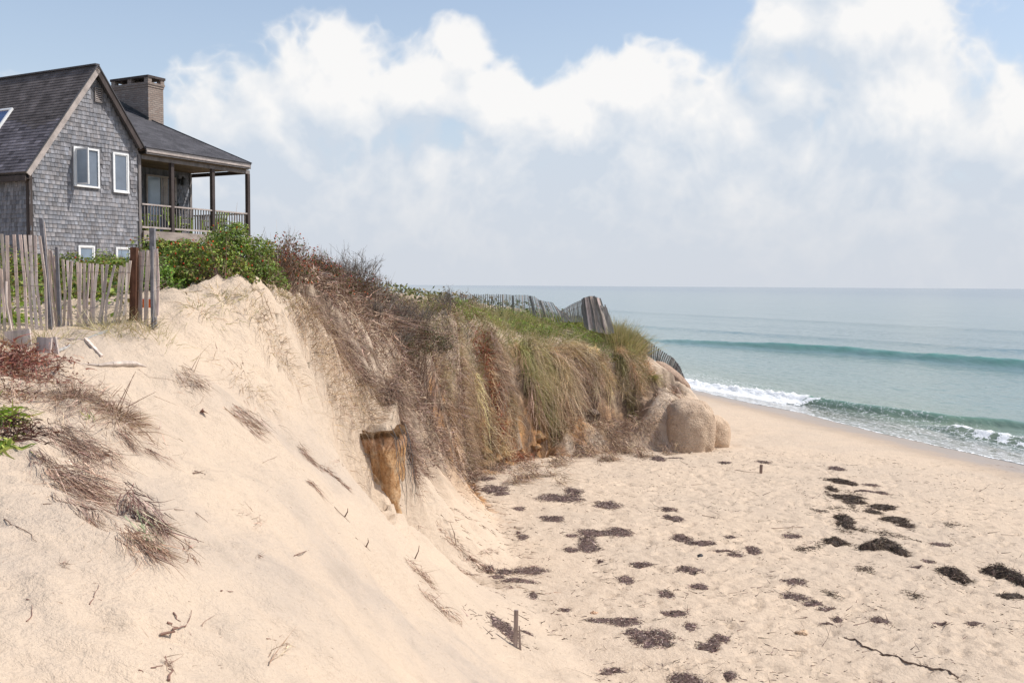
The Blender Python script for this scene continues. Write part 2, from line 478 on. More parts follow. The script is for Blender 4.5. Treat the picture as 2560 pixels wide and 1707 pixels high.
# footprints
fr = np.random.default_rng(11)
def dent(arr, x, y, ang, L=.16, Wd=.07, dep=.045):
    ix = np.searchsorted(gx, [x - .4, x + .4]); iy = np.searchsorted(gy, [y - .4, y + .4])
    sx, sy = slice(ix[0], ix[1]), slice(iy[0], iy[1])
    X, Y = GX[sy, sx] - x, GY[sy, sx] - y
    p = (X * math.cos(ang) + Y * math.sin(ang)) / L; q = (-X * math.sin(ang) + Y * math.cos(ang)) / Wd
    r = np.sqrt(p * p + q * q)
    arr[sy, sx] += -dep * np.exp(-r ** 2) + dep * .45 * np.exp(-((r - 1.55) / .4) ** 2)
for k in range(1300):
    y = fr.uniform(13.5, 34); x = fr.uniform(1.5, y * .53)
    dent(b, x, y, fr.uniform(0.6, 2.4), fr.uniform(.10, .17), fr.uniform(.06, .09), fr.uniform(.014, .055))
GH = b * (1 - LANDM) + land * LANDM
# sand shelf that lies on top of the clay column
COL_A = at(951, 1266, 18.05); COL_T = at(951, 1068, 18.05)[2]
_q = (np.abs((GX - COL_A[0]) / .335) ** 3 + np.abs((GY - 18.28) / .78) ** 3) ** (1 / 3)
_top = COL_T + .06 + (GY - 17.5) * .34 + fbm(GX * 3, GY * 3, 3) * .05
GH = np.maximum(GH, GH + (_top - GH) * (1 - smooth(_q, .92, 1.03)))
for k in range(260):
    y = fr.uniform(4.6, 12); x = fr.uniform(-.5, .12) * y
    dent(GH, x, y, fr.uniform(0, 3.1), fr.uniform(.06, .2), fr.uniform(.04, .1), fr.uniform(.008, .04))

def H(x, y):
    x = np.asarray(x, float); y = np.asarray(y, float)
    i = np.clip(np.searchsorted(gx, x) - 1, 0, len(gx) - 2); j = np.clip(np.searchsorted(gy, y) - 1, 0, len(gy) - 2)
    tx = np.clip((x - gx[i]) / (gx[i + 1] - gx[i]), 0, 1); ty = np.clip((y - gy[j]) / (gy[j + 1] - gy[j]), 0, 1)
    return (GH[j, i] * (1 - tx) + GH[j, i + 1] * tx) * (1 - ty) + (GH[j + 1, i] * (1 - tx) + GH[j + 1, i + 1] * tx) * ty
def grad(x, y, e=.15):
    return (H(x + e, y) - H(x - e, y)) / (2 * e), (H(x, y + e) - H(x, y - e)) / (2 * e)
def hit(px, py, y0=3.8):
    """where the line of sight through a photo pixel meets the ground"""
    d_ = ray(px, py); d_ = d_ / d_[1]
    ys = np.arange(y0, 70, .03)
    P = EYE[None] + d_[None] * ys[:, None]
    below = P[:, 2] < H(P[:, 0], P[:, 1])
    k = np.argmax(below) if below.any() else len(ys) - 1
    return np.array([P[k, 0], P[k, 1], float(H(P[k, 0], P[k, 1]))])

# masks: clay, soil with shade of the hollows painted in, wetness
a_, u_ = shore(GX, GY)
nn = fbm(GX * 1.2, GY * 1.2, 4)
wet = smooth(u_ + nn * .6, -4.6, -1.2)
clayc = np.exp(-(((PE - 8.0) / 2.6) ** 2)) * face + np.exp(-(((PE - 15) / 5) ** 2)) * face * smooth(-GH, -3.2, -1.6) * .8
talus = smooth(DE, 1.7, 2.4) * (SE < 0)
clay = np.clip(clayc * 2.0 * smooth(nn, -.45, .05), 0, 1)
SPN_ = [tuple(at(*q)[:2]) for q in [(750, 700, 17.3), (835, 790, 18.1), (915, 880, 18.5), (965, 960, 18.7), (1000, 1050, 18.7), (1020, 1150, 18.6)]]
_ds, _, _ss = seg_dist(GX, GY, SPN_)
bare_m = np.where((_ss < 0) & (GY < 20), 0.0, 1.0)
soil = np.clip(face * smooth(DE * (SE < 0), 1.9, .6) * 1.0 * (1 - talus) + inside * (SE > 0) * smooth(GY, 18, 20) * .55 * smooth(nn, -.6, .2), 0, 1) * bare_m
grey = np.clip(inside * (smooth(fbm(GX * .45 + 3, GY * .32 + 8, 3), -.35, .65)) * (1 - smooth(GY, 13, 18)), 0, 1)
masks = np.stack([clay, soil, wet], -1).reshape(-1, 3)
masks2 = np.stack([grey, LANDM, GX * 0], -1).reshape(-1, 3)

def sand_material():
    m = bpy.data.materials.new('sand'); m.use_nodes = True
    t = m.node_tree; t.nodes.clear(); N = NT(t)
    g = N.n('ShaderNodeNewGeometry'); P = g.outputs['Position']
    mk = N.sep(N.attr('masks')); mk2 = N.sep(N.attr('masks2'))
    big = N.noise(P, .35, 4, .55); mid = N.noise(P, 2.2, 5, .6); fine = N.noise(P, 45, 3, .7); grain = N.noise(P, 260, 2, .8)
    c = N.mix(N.ramp(big, .35, .68), (0.665, 0.525, 0.392), (0.61, 0.49, 0.375))
    c = N.mix(N.math('MULTIPLY', mk2[0], N.ramp(mid, .25, .75, .3, 1.0)), c, (0.47, 0.395, 0.33))
    # darker patches of coarse grains
    c = N.mix(N.math('MULTIPLY', N.ramp(mid, .5, .72), .35), c, (0.46, 0.37, 0.28))
    c = N.mix(N.math('MULTIPLY', N.ramp(N.noise(P, 13, 4, .7), .52, .70), .22), c, (0.40, 0.31, 0.23))
    c = N.mix(N.math('MULTIPLY', N.ramp(fine, .53, .75), .38), c, (0.33, 0.25, 0.19))
    c = N.mix(N.ramp(grain, .3, .75, 0, .35), c, (0.30, 0.235, 0.18))
    cl = N.mix(N.noise(N.scalev(P, (5, 5, 2)), 1.5, 5, .65), (0.42, 0.19, 0.075), (0.60, 0.36, 0.17))
    c = N.mix(mk[0], c, cl)
    so = N.mix(N.noise(P, 9, 4, .6), (0.06, 0.042, 0.032), (0.23, 0.16, 0.115))  # brown soil; its dark end also paints overhang shade under the lip
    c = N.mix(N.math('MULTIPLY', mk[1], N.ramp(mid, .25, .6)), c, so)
    c = N.mix(N.math('MULTIPLY', mk[2], .9), c, (0.30, 0.225, 0.165))
    p = N.n('ShaderNodeBsdfPrincipled')
    N.put(p.inputs['Base Color'], c)
    N.put(p.inputs['Roughness'], N.ramp(mk[2], .3, 1, .95, .32))
    N.put(p.inputs['Specular IOR Level'], N.ramp(mk[2], .3, 1, .08, .5))
    dryf = N.math('SUBTRACT', 1.0, N.math('MULTIPLY', mk[2], .95))
    hgt = N.math('ADD', N.math('MULTIPLY', N.noise(P, 7, 6, .66), .055), N.math('MULTIPLY', fine, .009))
    hgt = N.math('ADD', hgt, N.math('MULTIPLY', N.noise(N.scalev(P, (1, 2.6, 1)), 16, 3, .55, dist=.6), .008))
    hgt = N.math('ADD', hgt, N.math('MULTIPLY', grain, .0012))
    N.put(p.inputs['Normal'], N.bump(N.math('MULTIPLY', hgt, dryf), 1.0))
    t.links.new(p.outputs[0], N.n('ShaderNodeOutputMaterial').inputs[0])
    return m
SAND = sand_material()

def split_ground():
    ny, nx = GX.shape
    V = np.stack([GX, GY, GH], -1).reshape(-1, 3)
    i = np.arange(nx * ny).reshape(ny, nx)
    Q = np.stack([i[:-1, :-1], i[:-1, 1:], i[1:, 1:], i[1:, :-1]], -1).reshape(-1, 4)
    # normals of the whole sheet so that the two objects meet without a seam
    gyv, gxv = np.gradient(GH, gy, gx)
    Nn = np.stack([-gxv, -gyv, np.ones_like(GH)], -1).reshape(-1, 3); Nn /= np.linalg.norm(Nn, axis=1)[:, None]
    qm = (inside.reshape(-1)[Q].mean(1) > .5)
    for name, sel, lab in (('beach', ~qm, 'flat pale sand beach marked with footprints and strewn with seaweed'),
                           ('sand_dune', qm, 'eroded sand dune sloping from the upland and its bluff down to the beach')):
        q = Q[sel]; used = np.unique(q); remap = np.full(len(V), -1); remap[used] = np.arange(len(used))
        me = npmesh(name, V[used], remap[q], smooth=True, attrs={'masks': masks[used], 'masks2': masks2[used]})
        me.normals_split_custom_set_from_vertices(Nn[used].tolist())
        o = link(name, me, None, SAND)
        tag(o, lab, 'beach' if name == 'beach' else 'dune', kind='structure')
split_ground()

# ------------------------------------------------------------------ sea
sa = stretch(-6, 95, 0.24, 1.09, 1.055, -900, 30000)
su = stretch(-3, 24, 0.10, 1.0, 1.0, -3.05, 24)
su = np.concatenate([su, stretch(24, 60, .28, 1, 1.045, 23.9, 30000)])
SA, SU = np.meshgrid(sa, su)
SX = S0[0] + SA * TD[0] + SU * ND[0]; SY = S0[1] + SA * TD[1] + SU * ND[1]
print('sea grid', SX.shape)
def prof(q, front, back):
    return np.where(q < 0, np.exp(-(q / front) ** 2), np.exp(-(np.abs(q) / back) ** 1.6))
wob = fbm(SA * .13, SU * .05, 3) * .5
ue = np.interp(SA, [-6, 0, 3.5, 7.4, 11.1, 14.6, 17.6, 21.4, 28, 50], [.3, 0, -.43, -.66, -.5, .0, -1.0, -1.2, -1.1, -.8]) + fbm(SA * .5, SA * 0 + 2, 3) * .22
c1 = np.interp(SA, [-10, 5, 8.6, 10.1, 13.9, 17.7, 27, 40, 60], [10, 8.4, 6.8, 5.2, 4.0, 3.0, .9, .7, 2]) + wob * .25
A1 = np.interp(SA, [-10, 8, 12, 17, 22, 33, 45], [.25, .34, .44, .40, .30, .2, .1])
c2 = 3.4 + np.interp(SA, [-10, 9], [1.5, 0]) + wob * .3
A2 = np.interp(SA, [-6, 2, 7.5, 10.5], [.25, .34, .30, .0])
c3 = np.interp(SA, [-20, 36, 55, 72, 90, 120], [40, 32, 27.6, 19.8, 13, 8]) + wob * .8
A3 = np.interp(SA, [-20, 36, 60, 74, 95], [.6, .74, .72, .40, 0.0]) * (1 + .35 * fbm(SA * .11, SA * 0 + 8, 4))
near = np.exp(-np.maximum(SU - 40, 0) / 60)
Z = A1 * prof(SU - c1, .42, 1.5) + A2 * prof(SU - c2, .45, 1.0) + A3 * prof(SU - c3, 1.25, 4.0)
dist_s = np.hypot(SX, SY)
c4 = np.interp(SA, [0, 60, 120], [62, 46, 30]); Z = Z + .30 * prof(SU - c4 - wob * 2, 2.2, 7) * smooth(SA, 10, 40)
c5 = np.interp(SA, [0, 90, 200], [105, 80, 60]); Z = Z + .30 * prof(SU - c5 - wob * 2, 3, 9)
chop = fbm(SA * .5, SU * 1.1, 4) * .055 + fbm(SA * 1.6, SU * 3.0, 3) * .02
Z = Z + chop * smooth(SU, .5, 6) * np.exp(-dist_s / 900) + fbm(SA * .04, SU * .12, 3) * .12 * smooth(SU, 15, 50) * np.exp(-dist_s / 1500)
brk = smooth(SA, 18.0, 19.0) * (1 - smooth(SA, 40, 50))
brk = np.maximum(brk, .85 * smooth(SA, 16.8, 18.3) * smooth(fbm(SA * 2, SU * 2, 2), -.2, .4))
foam1 = brk * smooth(SU - c1, -1.9, -1.1) * (1 - smooth(SU - c1, .0, .5))
foam2 = smooth(8.6 - SA, 0, 1.6) * smooth(SU - c2, -.8, -.35) * (1 - smooth(SU - c2, .02, .3)) * smooth(fbm(SA * .8, SU * 1.2, 3), -.25, .25)
turb = np.abs(fbm(SA * 3.1, SU * 3.6, 4, .6))
Z = Z + foam1 * turb * .38 + foam2 * turb * .22
lace = smooth(SU - ue, -.05, .25) * (1 - smooth(SU - np.maximum(c2, c1 * .8) * 1.0, -1.6, .4))
lace = np.maximum(lace * .34, .3 * smooth(SU - ue, -.05, .3) * (1 - smooth(SU, 4, 9)))
edge = np.exp(-((SU - ue - .10) / .10) ** 2)
foam = np.clip(np.maximum.reduce([foam1 * 1.25, foam2 * 1.2, lace, edge * .8]), 0, 1.3)
bh = beach_h(SX, SY)
film = bh + .015 + .02 * smooth(SU - ue, 0, 2) + foam * .02
Zs = np.maximum(Z, film)
Zs = np.where(SU < ue, bh - .06 * smooth(ue - SU, 0, .3), Zs)
depth = np.clip(Zs - bh, 0, 5)
thin = np.clip(A3 * prof(SU - c3, 1.25, 1.0) / .8 + A1 * prof(SU - c1, .42, .5) * 1.6, 0, 1)
wat = np.stack([np.clip(foam, 0, 1.0), np.clip(depth, 0, 3) / 3, thin], -1)
wat2 = np.stack([smooth(SU, 4, 60), smooth(SU, 60, 700), smooth(SU, -1, 14)], -1)

def water_material():
    m = bpy.data.materials.new('sea_water'); m.use_nodes = True
    t = m.node_tree; t.nodes.clear(); N = NT(t)
    P = N.n('ShaderNodeNewGeometry').outputs['Position']
    w = N.sep(N.attr('wat')); w2 = N.sep(N.attr('wat2'))
    rot = N.n('ShaderNodeVectorRotate', rotation_type='Z_AXIS'); N.put(rot.inputs['Vector'], P); rot.inputs['Angle'].default_value = -0.254
    R = rot.outputs[0]
    c = N.mix(w2[2], (0.20, 0.235, 0.155), (0.175, 0.25, 0.225))
    c = N.mix(w2[0], c, (0.115, 0.19, 0.20))
    c = N.mix(w2[1], c, (0.07, 0.135, 0.195))
    c = N.mix(N.math('MULTIPLY', w[2], N.ramp(N.noise(N.scalev(R, (1.2, .35, 1)), 1.1, 5, .65), .3, .7, .45, 1.0)), c, (0.085, 0.25, 0.195))
    band = N.noise(N.scalev(R, (.02, .004, 0)), 1.0, 4, .6)
    c = N.mix(N.ramp(band, .35, .7, 0, .45), c, N.mix(.5, c, (0.06, 0.15, 0.20)))
    p = N.n('ShaderNodeBsdfPrincipled')
    N.put(p.inputs['Base Color'], c)
    N.put(p.inputs['Specular IOR Level'], N.ramp(w2[1], 0, 1, .5, .17))
    p.inputs['Roughness'].default_value = 0.12
    p.inputs['IOR'].default_value = 1.33
    h = N.math('ADD', N.math('MULTIPLY', N.noise(N.scalev(R, (1.0, .45, 1)), 2.4, 6, .62), .11),
               N.math('MULTIPLY', N.noise(N.scalev(R, (1.0, .55, 1)), .35, 4, .6), .35))
    N.put(p.inputs['Normal'], N.bump(N.math('MULTIPLY', h, N.ramp(w[1], 0.0, .12, .06, 1.0)), 1.0, .55))
    # foam
    v = N.n('ShaderNodeTexVoronoi', feature='DISTANCE_TO_EDGE')
    warp = N.vmath('ADD', N.scalev(R, (1.3, .5, 1)), N.vmath('SCALE', N.noise(P, 1.4, 4, .6, color=True), 1.3))
    N.put(v.inputs['Vector'], warp); v.inputs['Scale'].default_value = 2.6
    web = N.ramp(v.outputs['Distance'], .0, .16, 1.0, 0.0)
    thr = N.math('ADD', N.math('MULTIPLY', web, .38), N.math('MULTIPLY', N.noise(N.scalev(R, (2.2, 1, 1)), 3.2, 6, .7), .75))
    fm = N.ramp(N.math('ADD', w[0], N.math('SUBTRACT', thr, .92)), .0, .30)
    fm = N.math('MULTIPLY', fm, N.ramp(w[0], .02, .2))
    fo = N.n('ShaderNodeBsdfPrincipled')
    fo.inputs['Base Color'].default_value = (.86, .87, .87, 1); fo.inputs['Roughness'].default_value = .8
    N.put(fo.inputs['Normal'], N.bump(N.noise(P, 9, 5, .7), .06))
    ms = N.n('ShaderNodeMixShader'); N.put(ms.inputs[0], fm)
    # shallow water lets the sand show
    tr = N.n('ShaderNodeBsdfTransparent'); tr.inputs[0].default_value = (.86, .9, .88, 1)
    gl = N.n('ShaderNodeBsdfGlossy'); gl.inputs['Roughness'].default_value = .12; gl.inputs['Color'].default_value = (1, 1, 1, 1)
    fr_ = N.n('ShaderNodeFresnel'); fr_.inputs[0].default_value = 1.33
    sh = N.n('ShaderNodeMixShader'); N.put(sh.inputs[0], fr_.outputs[0]); t.links.new(tr.outputs[0], sh.inputs[1]); t.links.new(gl.outputs[0], sh.inputs[2])
    deep = N.n('ShaderNodeMixShader'); N.put(deep.inputs[0], N.ramp(w[1], .002, .085, .12, 1.0))
    t.links.new(sh.outputs[0], deep.inputs[1]); t.links.new(p.outputs[0], deep.inputs[2])
    t.links.new(deep.outputs[0], ms.inputs[1]); t.links.new(fo.outputs[0], ms.inputs[2])
    t.links.new(ms.outputs[0], N.n('ShaderNodeOutputMaterial').inputs[0])
    return m
WATER = water_material()
ny, nx = SX.shape
ii = np.arange(nx * ny).reshape(ny, nx)
sq = np.stack([ii[:-1, :-1], ii[:-1, 1:], ii[1:, 1:], ii[1:, :-1]], -1).reshape(-1, 4)[:, ::-1]
sea = link('sea', npmesh('sea', np.stack([SX, SY, Zs], -1).reshape(-1, 3), sq, smooth=True,
                         attrs={'wat': wat.reshape(-1, 3), 'wat2': wat2.reshape(-1, 3)}), None, WATER)
tag(sea, 'calm green blue sea with low waves breaking white along the shore', 'sea', kind='structure')

# ================================================================== HOUSE
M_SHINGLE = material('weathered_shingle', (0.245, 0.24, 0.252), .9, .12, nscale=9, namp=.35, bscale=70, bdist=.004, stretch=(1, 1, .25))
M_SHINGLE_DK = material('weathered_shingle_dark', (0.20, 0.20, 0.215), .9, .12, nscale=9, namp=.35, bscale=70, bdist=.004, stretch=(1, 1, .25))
M_ROOF = material('roof_shingle', (0.120, 0.112, 0.112), .95, .1, nscale=2.0, namp=.35, bscale=90, bdist=.003)
M_ROOF2 = material('slate_grey_roof', (0.090, 0.087, 0.092), .9, .2, nscale=1.6, namp=.25, bscale=60, bdist=.004)
M_TRIM = material('weathered_trim', (0.19, 0.172, 0.165), .85, .15, nscale=5, namp=.3, stretch=(1, 1, .3))
M_TRIM_DK = material('dark_trim_and_shade', (0.07, 0.056, 0.052), .8, .2, nscale=5, namp=.3, stretch=(1, 1, .3))
M_RAKE = material('rake_board', (0.40, 0.345, 0.315), .8, .2, nscale=4, namp=.22)
M_WHITE = material('white_paint', (0.80, 0.80, 0.79), .5, .4, nscale=8, namp=.06, bdist=0)
M_GLASS = material('window_glass', (0.16, 0.19, 0.235), .06, .6, tint=True, nscale=.9, namp=.25, bdist=0)
M_GREEN = material('green_painted_wood', (0.42, 0.52, 0.13), .7, .2, nscale=6, namp=.2)
M_DARK = material('dark_interior', (0.02, 0.02, 0.022), .8, .2)
M_PICKDECK = material('deck_skirt_wood', (0.30, 0.255, 0.225), .85, .15, nscale=5, namp=.3, stretch=(.3, 1, 1))
M_CEIL = material('porch_ceiling_wood', (0.13, 0.095, 0.06), .8, .2, nscale=3, namp=.3, stretch=(1, 8, 1))
M_METAL = material('dark_metal', (0.04, 0.04, 0.04), .5, .5)

def brick_material():
    m = bpy.data.materials.new('old_brick'); m.use_nodes = True
    t = m.node_tree; t.nodes.clear(); N = NT(t)
    tcn = N.n('ShaderNodeTexCoord'); s_ = N.sep(tcn.outputs['Object'])
    cb = N.n('ShaderNodeCombineXYZ')
    N.put(cb.inputs[0], N.math('ADD', s_[0], s_[1])); N.put(cb.inputs[1], s_[2])
    br = N.n('ShaderNodeTexBrick')
    N.put(br.inputs['Vector'], cb.outputs[0]); br.inputs['Scale'].default_value = 1
    br.inputs['Brick Width'].default_value = .21; br.inputs['Row Height'].default_value = .075; br.inputs['Mortar Size'].default_value = .009
    br.inputs['Color1'].default_value = (.26, .19, .155, 1); br.inputs['Color2'].default_value = (.33, .27, .23, 1); br.inputs['Mortar'].default_value = (.20, .17, .15, 1)
    nz = N.noise(tcn.outputs['Object'], 3, 4, .6)
    p = N.n('ShaderNodeBsdfPrincipled'); p.inputs['Roughness'].default_value = .9
    N.put(p.inputs['Base Color'], N.mix(1.0, br.outputs[0], N.mix(nz, (.75, .75, .75), (1.2, 1.2, 1.2)), 'MULTIPLY'))
    N.put(p.inputs['Normal'], N.bump(N.math('SUBTRACT', 1.0, br.outputs['Fac']), .01))
    t.links.new(p.outputs[0], N.n('ShaderNodeOutputMaterial').inputs[0])
    return m
M_BRICK = brick_material()

P0 = at(75, 600, 30.0); P0 = np.array([P0[0], P0[1]])
GA = math.atan2(.879, .477)
HG = np.array([.477, .879]); HR = np.array([-.879, .477])
HZ = 5.6
house = empty('shingled_house', (P0[0], P0[1], HZ), GA)
tag(house, 'weathered grey shingled beach house with steep gable and covered porch on top of the dune', 'house')

def uz(px, py, v=0.0):
    """photo pixel -> (u, z) on the house plane v = const, in house coordinates"""
    d_ = ray(px, py); o = P0 + HR * v
    # EYE + t d lies on the plane: ((EYE+t d)-o).HR = 0
    t = ((o - EYE[:2]) @ HR) / (d_[:2] @ HR)
    p = EYE + t * d_
    return float((p[:2] - P0) @ HG), float(p[2] - HZ)
def z1(x, y): return (x / 3.016, 140 + y / 3.016)

def quad_part(name, pts, mat, parent, thick=0.0):
    """polygon with thickness along -normal"""
    m = MB(); pts = [Vector(p) for p in pts]; n = len(pts)
    nrm = (pts[1] - pts[0]).cross(pts[2] - pts[0]).normalized() * thick
    vs = pts + [p - nrm for p in pts]
    fs = [tuple(range(n)), tuple(range(n, 2 * n))[::-1]] + [(i, i + n, (i + 1) % n + n, (i + 1) % n) for i in range(n)]
    m.add(vs, fs); return m.build(name, mat, parent)

def wedge(m, a0, a1, z0, hh, org, ax, nr, col, t0=.024, t1=.005, up=(0, 0, 1)):
    """one shingle: a0..a1 along ax, z0 up, thick at its foot"""
    org, ax, nr, up = Vector(org), Vector(ax), Vector(nr), Vector(up)
    def P(a, z, n): return org + ax * a + up * z + nr * n
    vs = [P(a0, z0, .001), P(a1, z0, .001), P(a1, z0, t0), P(a0, z0, t0), P(a0, z0 + hh, .001), P(a1, z0 + hh, .001), P(a1, z0 + hh, t1), P(a0, z0 + hh, t1)]
    m.add(vs, [(0, 1, 2, 3), (3, 2, 6, 7), (0, 3, 7, 4), (1, 5, 6, 2), (4, 7, 6, 5)], col)

hr = random.Random(5)
def shingle_tint():
    t = hr.gauss(1.0, .13); t = max(.62, min(1.38, t)); w = hr.uniform(-.04, .04)
    return (t * (1 + w), t, t * (1 - w))

def shingle_field(parent, org, ax, nr, a0, a1, zlo, zhi, ok, mat, singles=0, expo=.133, wr=(.085, .17), prefer=None, name='shingle', up=(0, 0, 1)):
    cells = []
    z = zlo; row = 0
    while z < zhi:
        a = a0 - hr.uniform(0, .1)
        while a < a1:
            w = hr.uniform(*wr)
            if ok(a, z) and ok(a + w, z) and ok(a + w / 2, z + expo * .8):
                cells.append((a, a + w - .006, z + hr.uniform(-.006, .005)))
            a += w
        z += expo; row += 1
    if singles and len(cells) > singles:
        cells.sort(key=prefer)
    one, rest = cells[:singles], cells[singles:]
    variants = {}
    for (x0, x1, z0) in one:
        key = (round((x1 - x0) / .02) * .02, hr.randrange(6))
        if key not in variants:
            m = MB(); wedge(m, -key[0] / 2, key[0] / 2, 0, expo + .016, (0, 0, 0), ax, nr, shingle_tint())
            variants[key] = m.mesh('shingle'); variants[key].materials.append(mat)
        o = link(name, variants[key], parent)
        c = Vector(org) + Vector(ax) * ((x0 + x1) / 2) + Vector((0, 0, z0)); o.location = c
        o.rotation_euler = (0, hr.gauss(0, .006), 0)
    m = MB()
    for (x0, x1, z0) in rest:
        wedge(m, x0, x1, z0, expo + .016, org, ax, nr, shingle_tint(), up=up)
    if rest:
        o = m.build(name, mat, parent); o['kind'] = 'stuff'

# gable outline (on its roof overhang plane v=-0.22)
eL = uz(*z1(196, 872), -.22); eT = uz(*z1(736, 70), -.22); eR = uz(*z1(1082, 682), -.22)
UL, UR = 0.0, uz(*z1(1052, 900))[0]
def gable_z(u):
    if u < eT[0]: return eL[1] + (u - eL[0]) / (eT[0] - eL[0]) * (eT[1] - eL[1])
    return eT[1] + (u - eT[0]) / (eR[0] - eT[0]) * (eR[1] - eT[1])
RTH = .16   # roof thickness seen at the rake
zU = lambda u: gable_z(u) - RTH - .05
VB = 8.5
m = MB()
ZB = -1.2
prof_ = [(UL, ZB), (UR, ZB), (UR, zU(UR)), (eT[0], zU(eT[0])), (UL, zU(UL))]
vs = [(u, 0, z) for u, z in prof_] + [(u, .12, z) for u, z in prof_]
m.add(vs, [(0, 1, 2, 3, 4), (9, 8, 7, 6, 5)] + [(i, i + 5, (i + 1) % 5 + 5, (i + 1) % 5) for i in range(5)], (.7, .7, .7))
gwall = m.build('gable_wall', M_SHINGLE, house)
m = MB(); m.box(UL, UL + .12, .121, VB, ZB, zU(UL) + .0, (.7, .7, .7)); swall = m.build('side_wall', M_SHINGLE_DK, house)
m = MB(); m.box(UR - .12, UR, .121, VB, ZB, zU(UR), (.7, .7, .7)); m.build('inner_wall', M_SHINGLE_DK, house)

# windows -----------------------------------------------------------
def rect(za, zb, v=0.0):
    a, b_ = uz(*z1(*za), v), uz(*z1(*zb), v)
    return a[0], b_[0], b_[1], a[1]
wins = [rect((548, 680), (746, 1002)), rect((845, 724), (968, 1040)), rect((585, 1427), (712, 1640)), rect((868, 1440), (990, 1640))]
vent = rect((708, 236), (770, 358))
def blocked(a, z):
    for (x0, x1, y0, y1) in wins + [vent]:
        if x0 - .03 < a < x1 + .03 and y0 - .12 < z < y1 + .0: return True
    return False
def ok_gable(a, z):
    return UL + .09 < a < UR - .07 and z < zU(min(max(a, UL), UR)) - .02 and not blocked(a, z)
shingle_field(gwall, (0, 0, 0), (1, 0, 0), (0, -1, 0), UL + .1, UR, -.55, eT[1], ok_gable, M_SHINGLE, 300, prefer=lambda c: abs(c[0] - 1.3) + abs(c[2] - 2.7) * .9 + (5 if c[2] < 1.0 else 0))
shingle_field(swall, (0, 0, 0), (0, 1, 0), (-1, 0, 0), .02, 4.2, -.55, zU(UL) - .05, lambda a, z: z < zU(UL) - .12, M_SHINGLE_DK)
m = MB()
m.box(UL - .03, UL + .085, -.045, .0, ZB, zU(UL + .05) - .02); m.box(UL - .045, UL - .001, 0.0, .09, ZB, zU(UL) - .05)
m.build('corner_board', M_TRIM_DK, house)
m = MB(); m.box(UR - .075, UR + .03, -.045, 0.0, ZB, zU(UR) - .02); m.build('corner_board', M_TRIM, house)

def window(r, open_sash=False, v=0.0, parent=house, name='window', mat=M_WHITE, fw=.055, glass_tint=(1, 1, 1)):
    x0, x1, z0, z1_ = r
    m = MB()
    m.box(x0, x1, v - .05, v + .02, z1_ - fw, z1_); m.box(x0 - .0, x1, v - .065, v + .02, z0, z0 + fw)
    m.box(x0, x0 + fw, v - .05, v + .02, z0 + fw, z1_ - fw); m.box(x1 - fw, x1, v - .05, v + .02, z0 + fw, z1_ - fw)
    w = m.build(name, mat, parent)
    m = MB(); m.box(x0 + fw, x1 - fw, v - .012, v - .002, z0 + fw, z1_ - fw, glass_tint)
    m.build('pane', M_GLASS, w)
    m = MB(); g = fw * .6
    if not open_sash:
        for (a, b_, c, e) in ((x0 + fw, x1 - fw, z1_ - fw - g, z1_ - fw), (x0 + fw, x1 - fw, z0 + fw, z0 + fw + g), (x0 + fw, x0 + fw + g, z0 + fw + g, z1_ - fw - g), (x1 - fw - g, x1 - fw, z0 + fw + g, z1_ - fw - g)):
            m.box(a, b_, v - .03, v - .013, c, e)
        m.build('sash', mat, w)
    return w
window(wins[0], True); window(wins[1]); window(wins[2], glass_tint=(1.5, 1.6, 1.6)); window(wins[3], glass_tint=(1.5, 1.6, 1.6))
# the sash of the first window stands open, hinged at its left jamb
x0, x1, zz0, zz1 = wins[0]; sw = .52
sash = MB()
for (a, b_, c, e) in ((0, sw, 0, .05), (0, sw, zz1 - zz0 - .16, zz1 - zz0 - .11), (0, .045, .05, zz1 - zz0 - .16), (sw - .05, sw, .05, zz1 - zz0 - .16)):
    sash.box(a, b_, -.018, .018, c, e)
so_ = sash.build('open_sash', M_WHITE, house); so_.location = (x0 + .07, -.05, zz0 + .05); so_.rotation_euler = (0, 0, math.radians(-84)); so_['label'] = 'casement sash swung wide open'
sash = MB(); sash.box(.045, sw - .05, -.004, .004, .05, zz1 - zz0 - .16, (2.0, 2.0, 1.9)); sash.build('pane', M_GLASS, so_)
# louvred vent
m = MB(); x0, x1, z0, zt = vent
for b_ in ((x0, x1, z0, z0 + .04), (x0, x1, zt - .04, zt), (x0, x0 + .04, z0 + .04, zt - .04), (x1 - .04, x1, z0 + .04, zt - .04)): m.box(b_[0], b_[1], -.05, .0, b_[2], b_[3])
vt = m.build('gable_vent', M_TRIM, house)
m = MB(); m.box(x0 + .04, x1 - .04, -.008, -.001, z0 + .04, zt - .04); m.build('vent_back', M_DARK, vt)
k = 0; z = z0 + .07
while z < zt - .06:
    m = MB(); m.bar((x0 + .045, -.028, z), (x1 - .045, -.028, z), .05, .01, up=(0, -.7, .7)); m.build('slat', M_RAKE, vt); z += .062

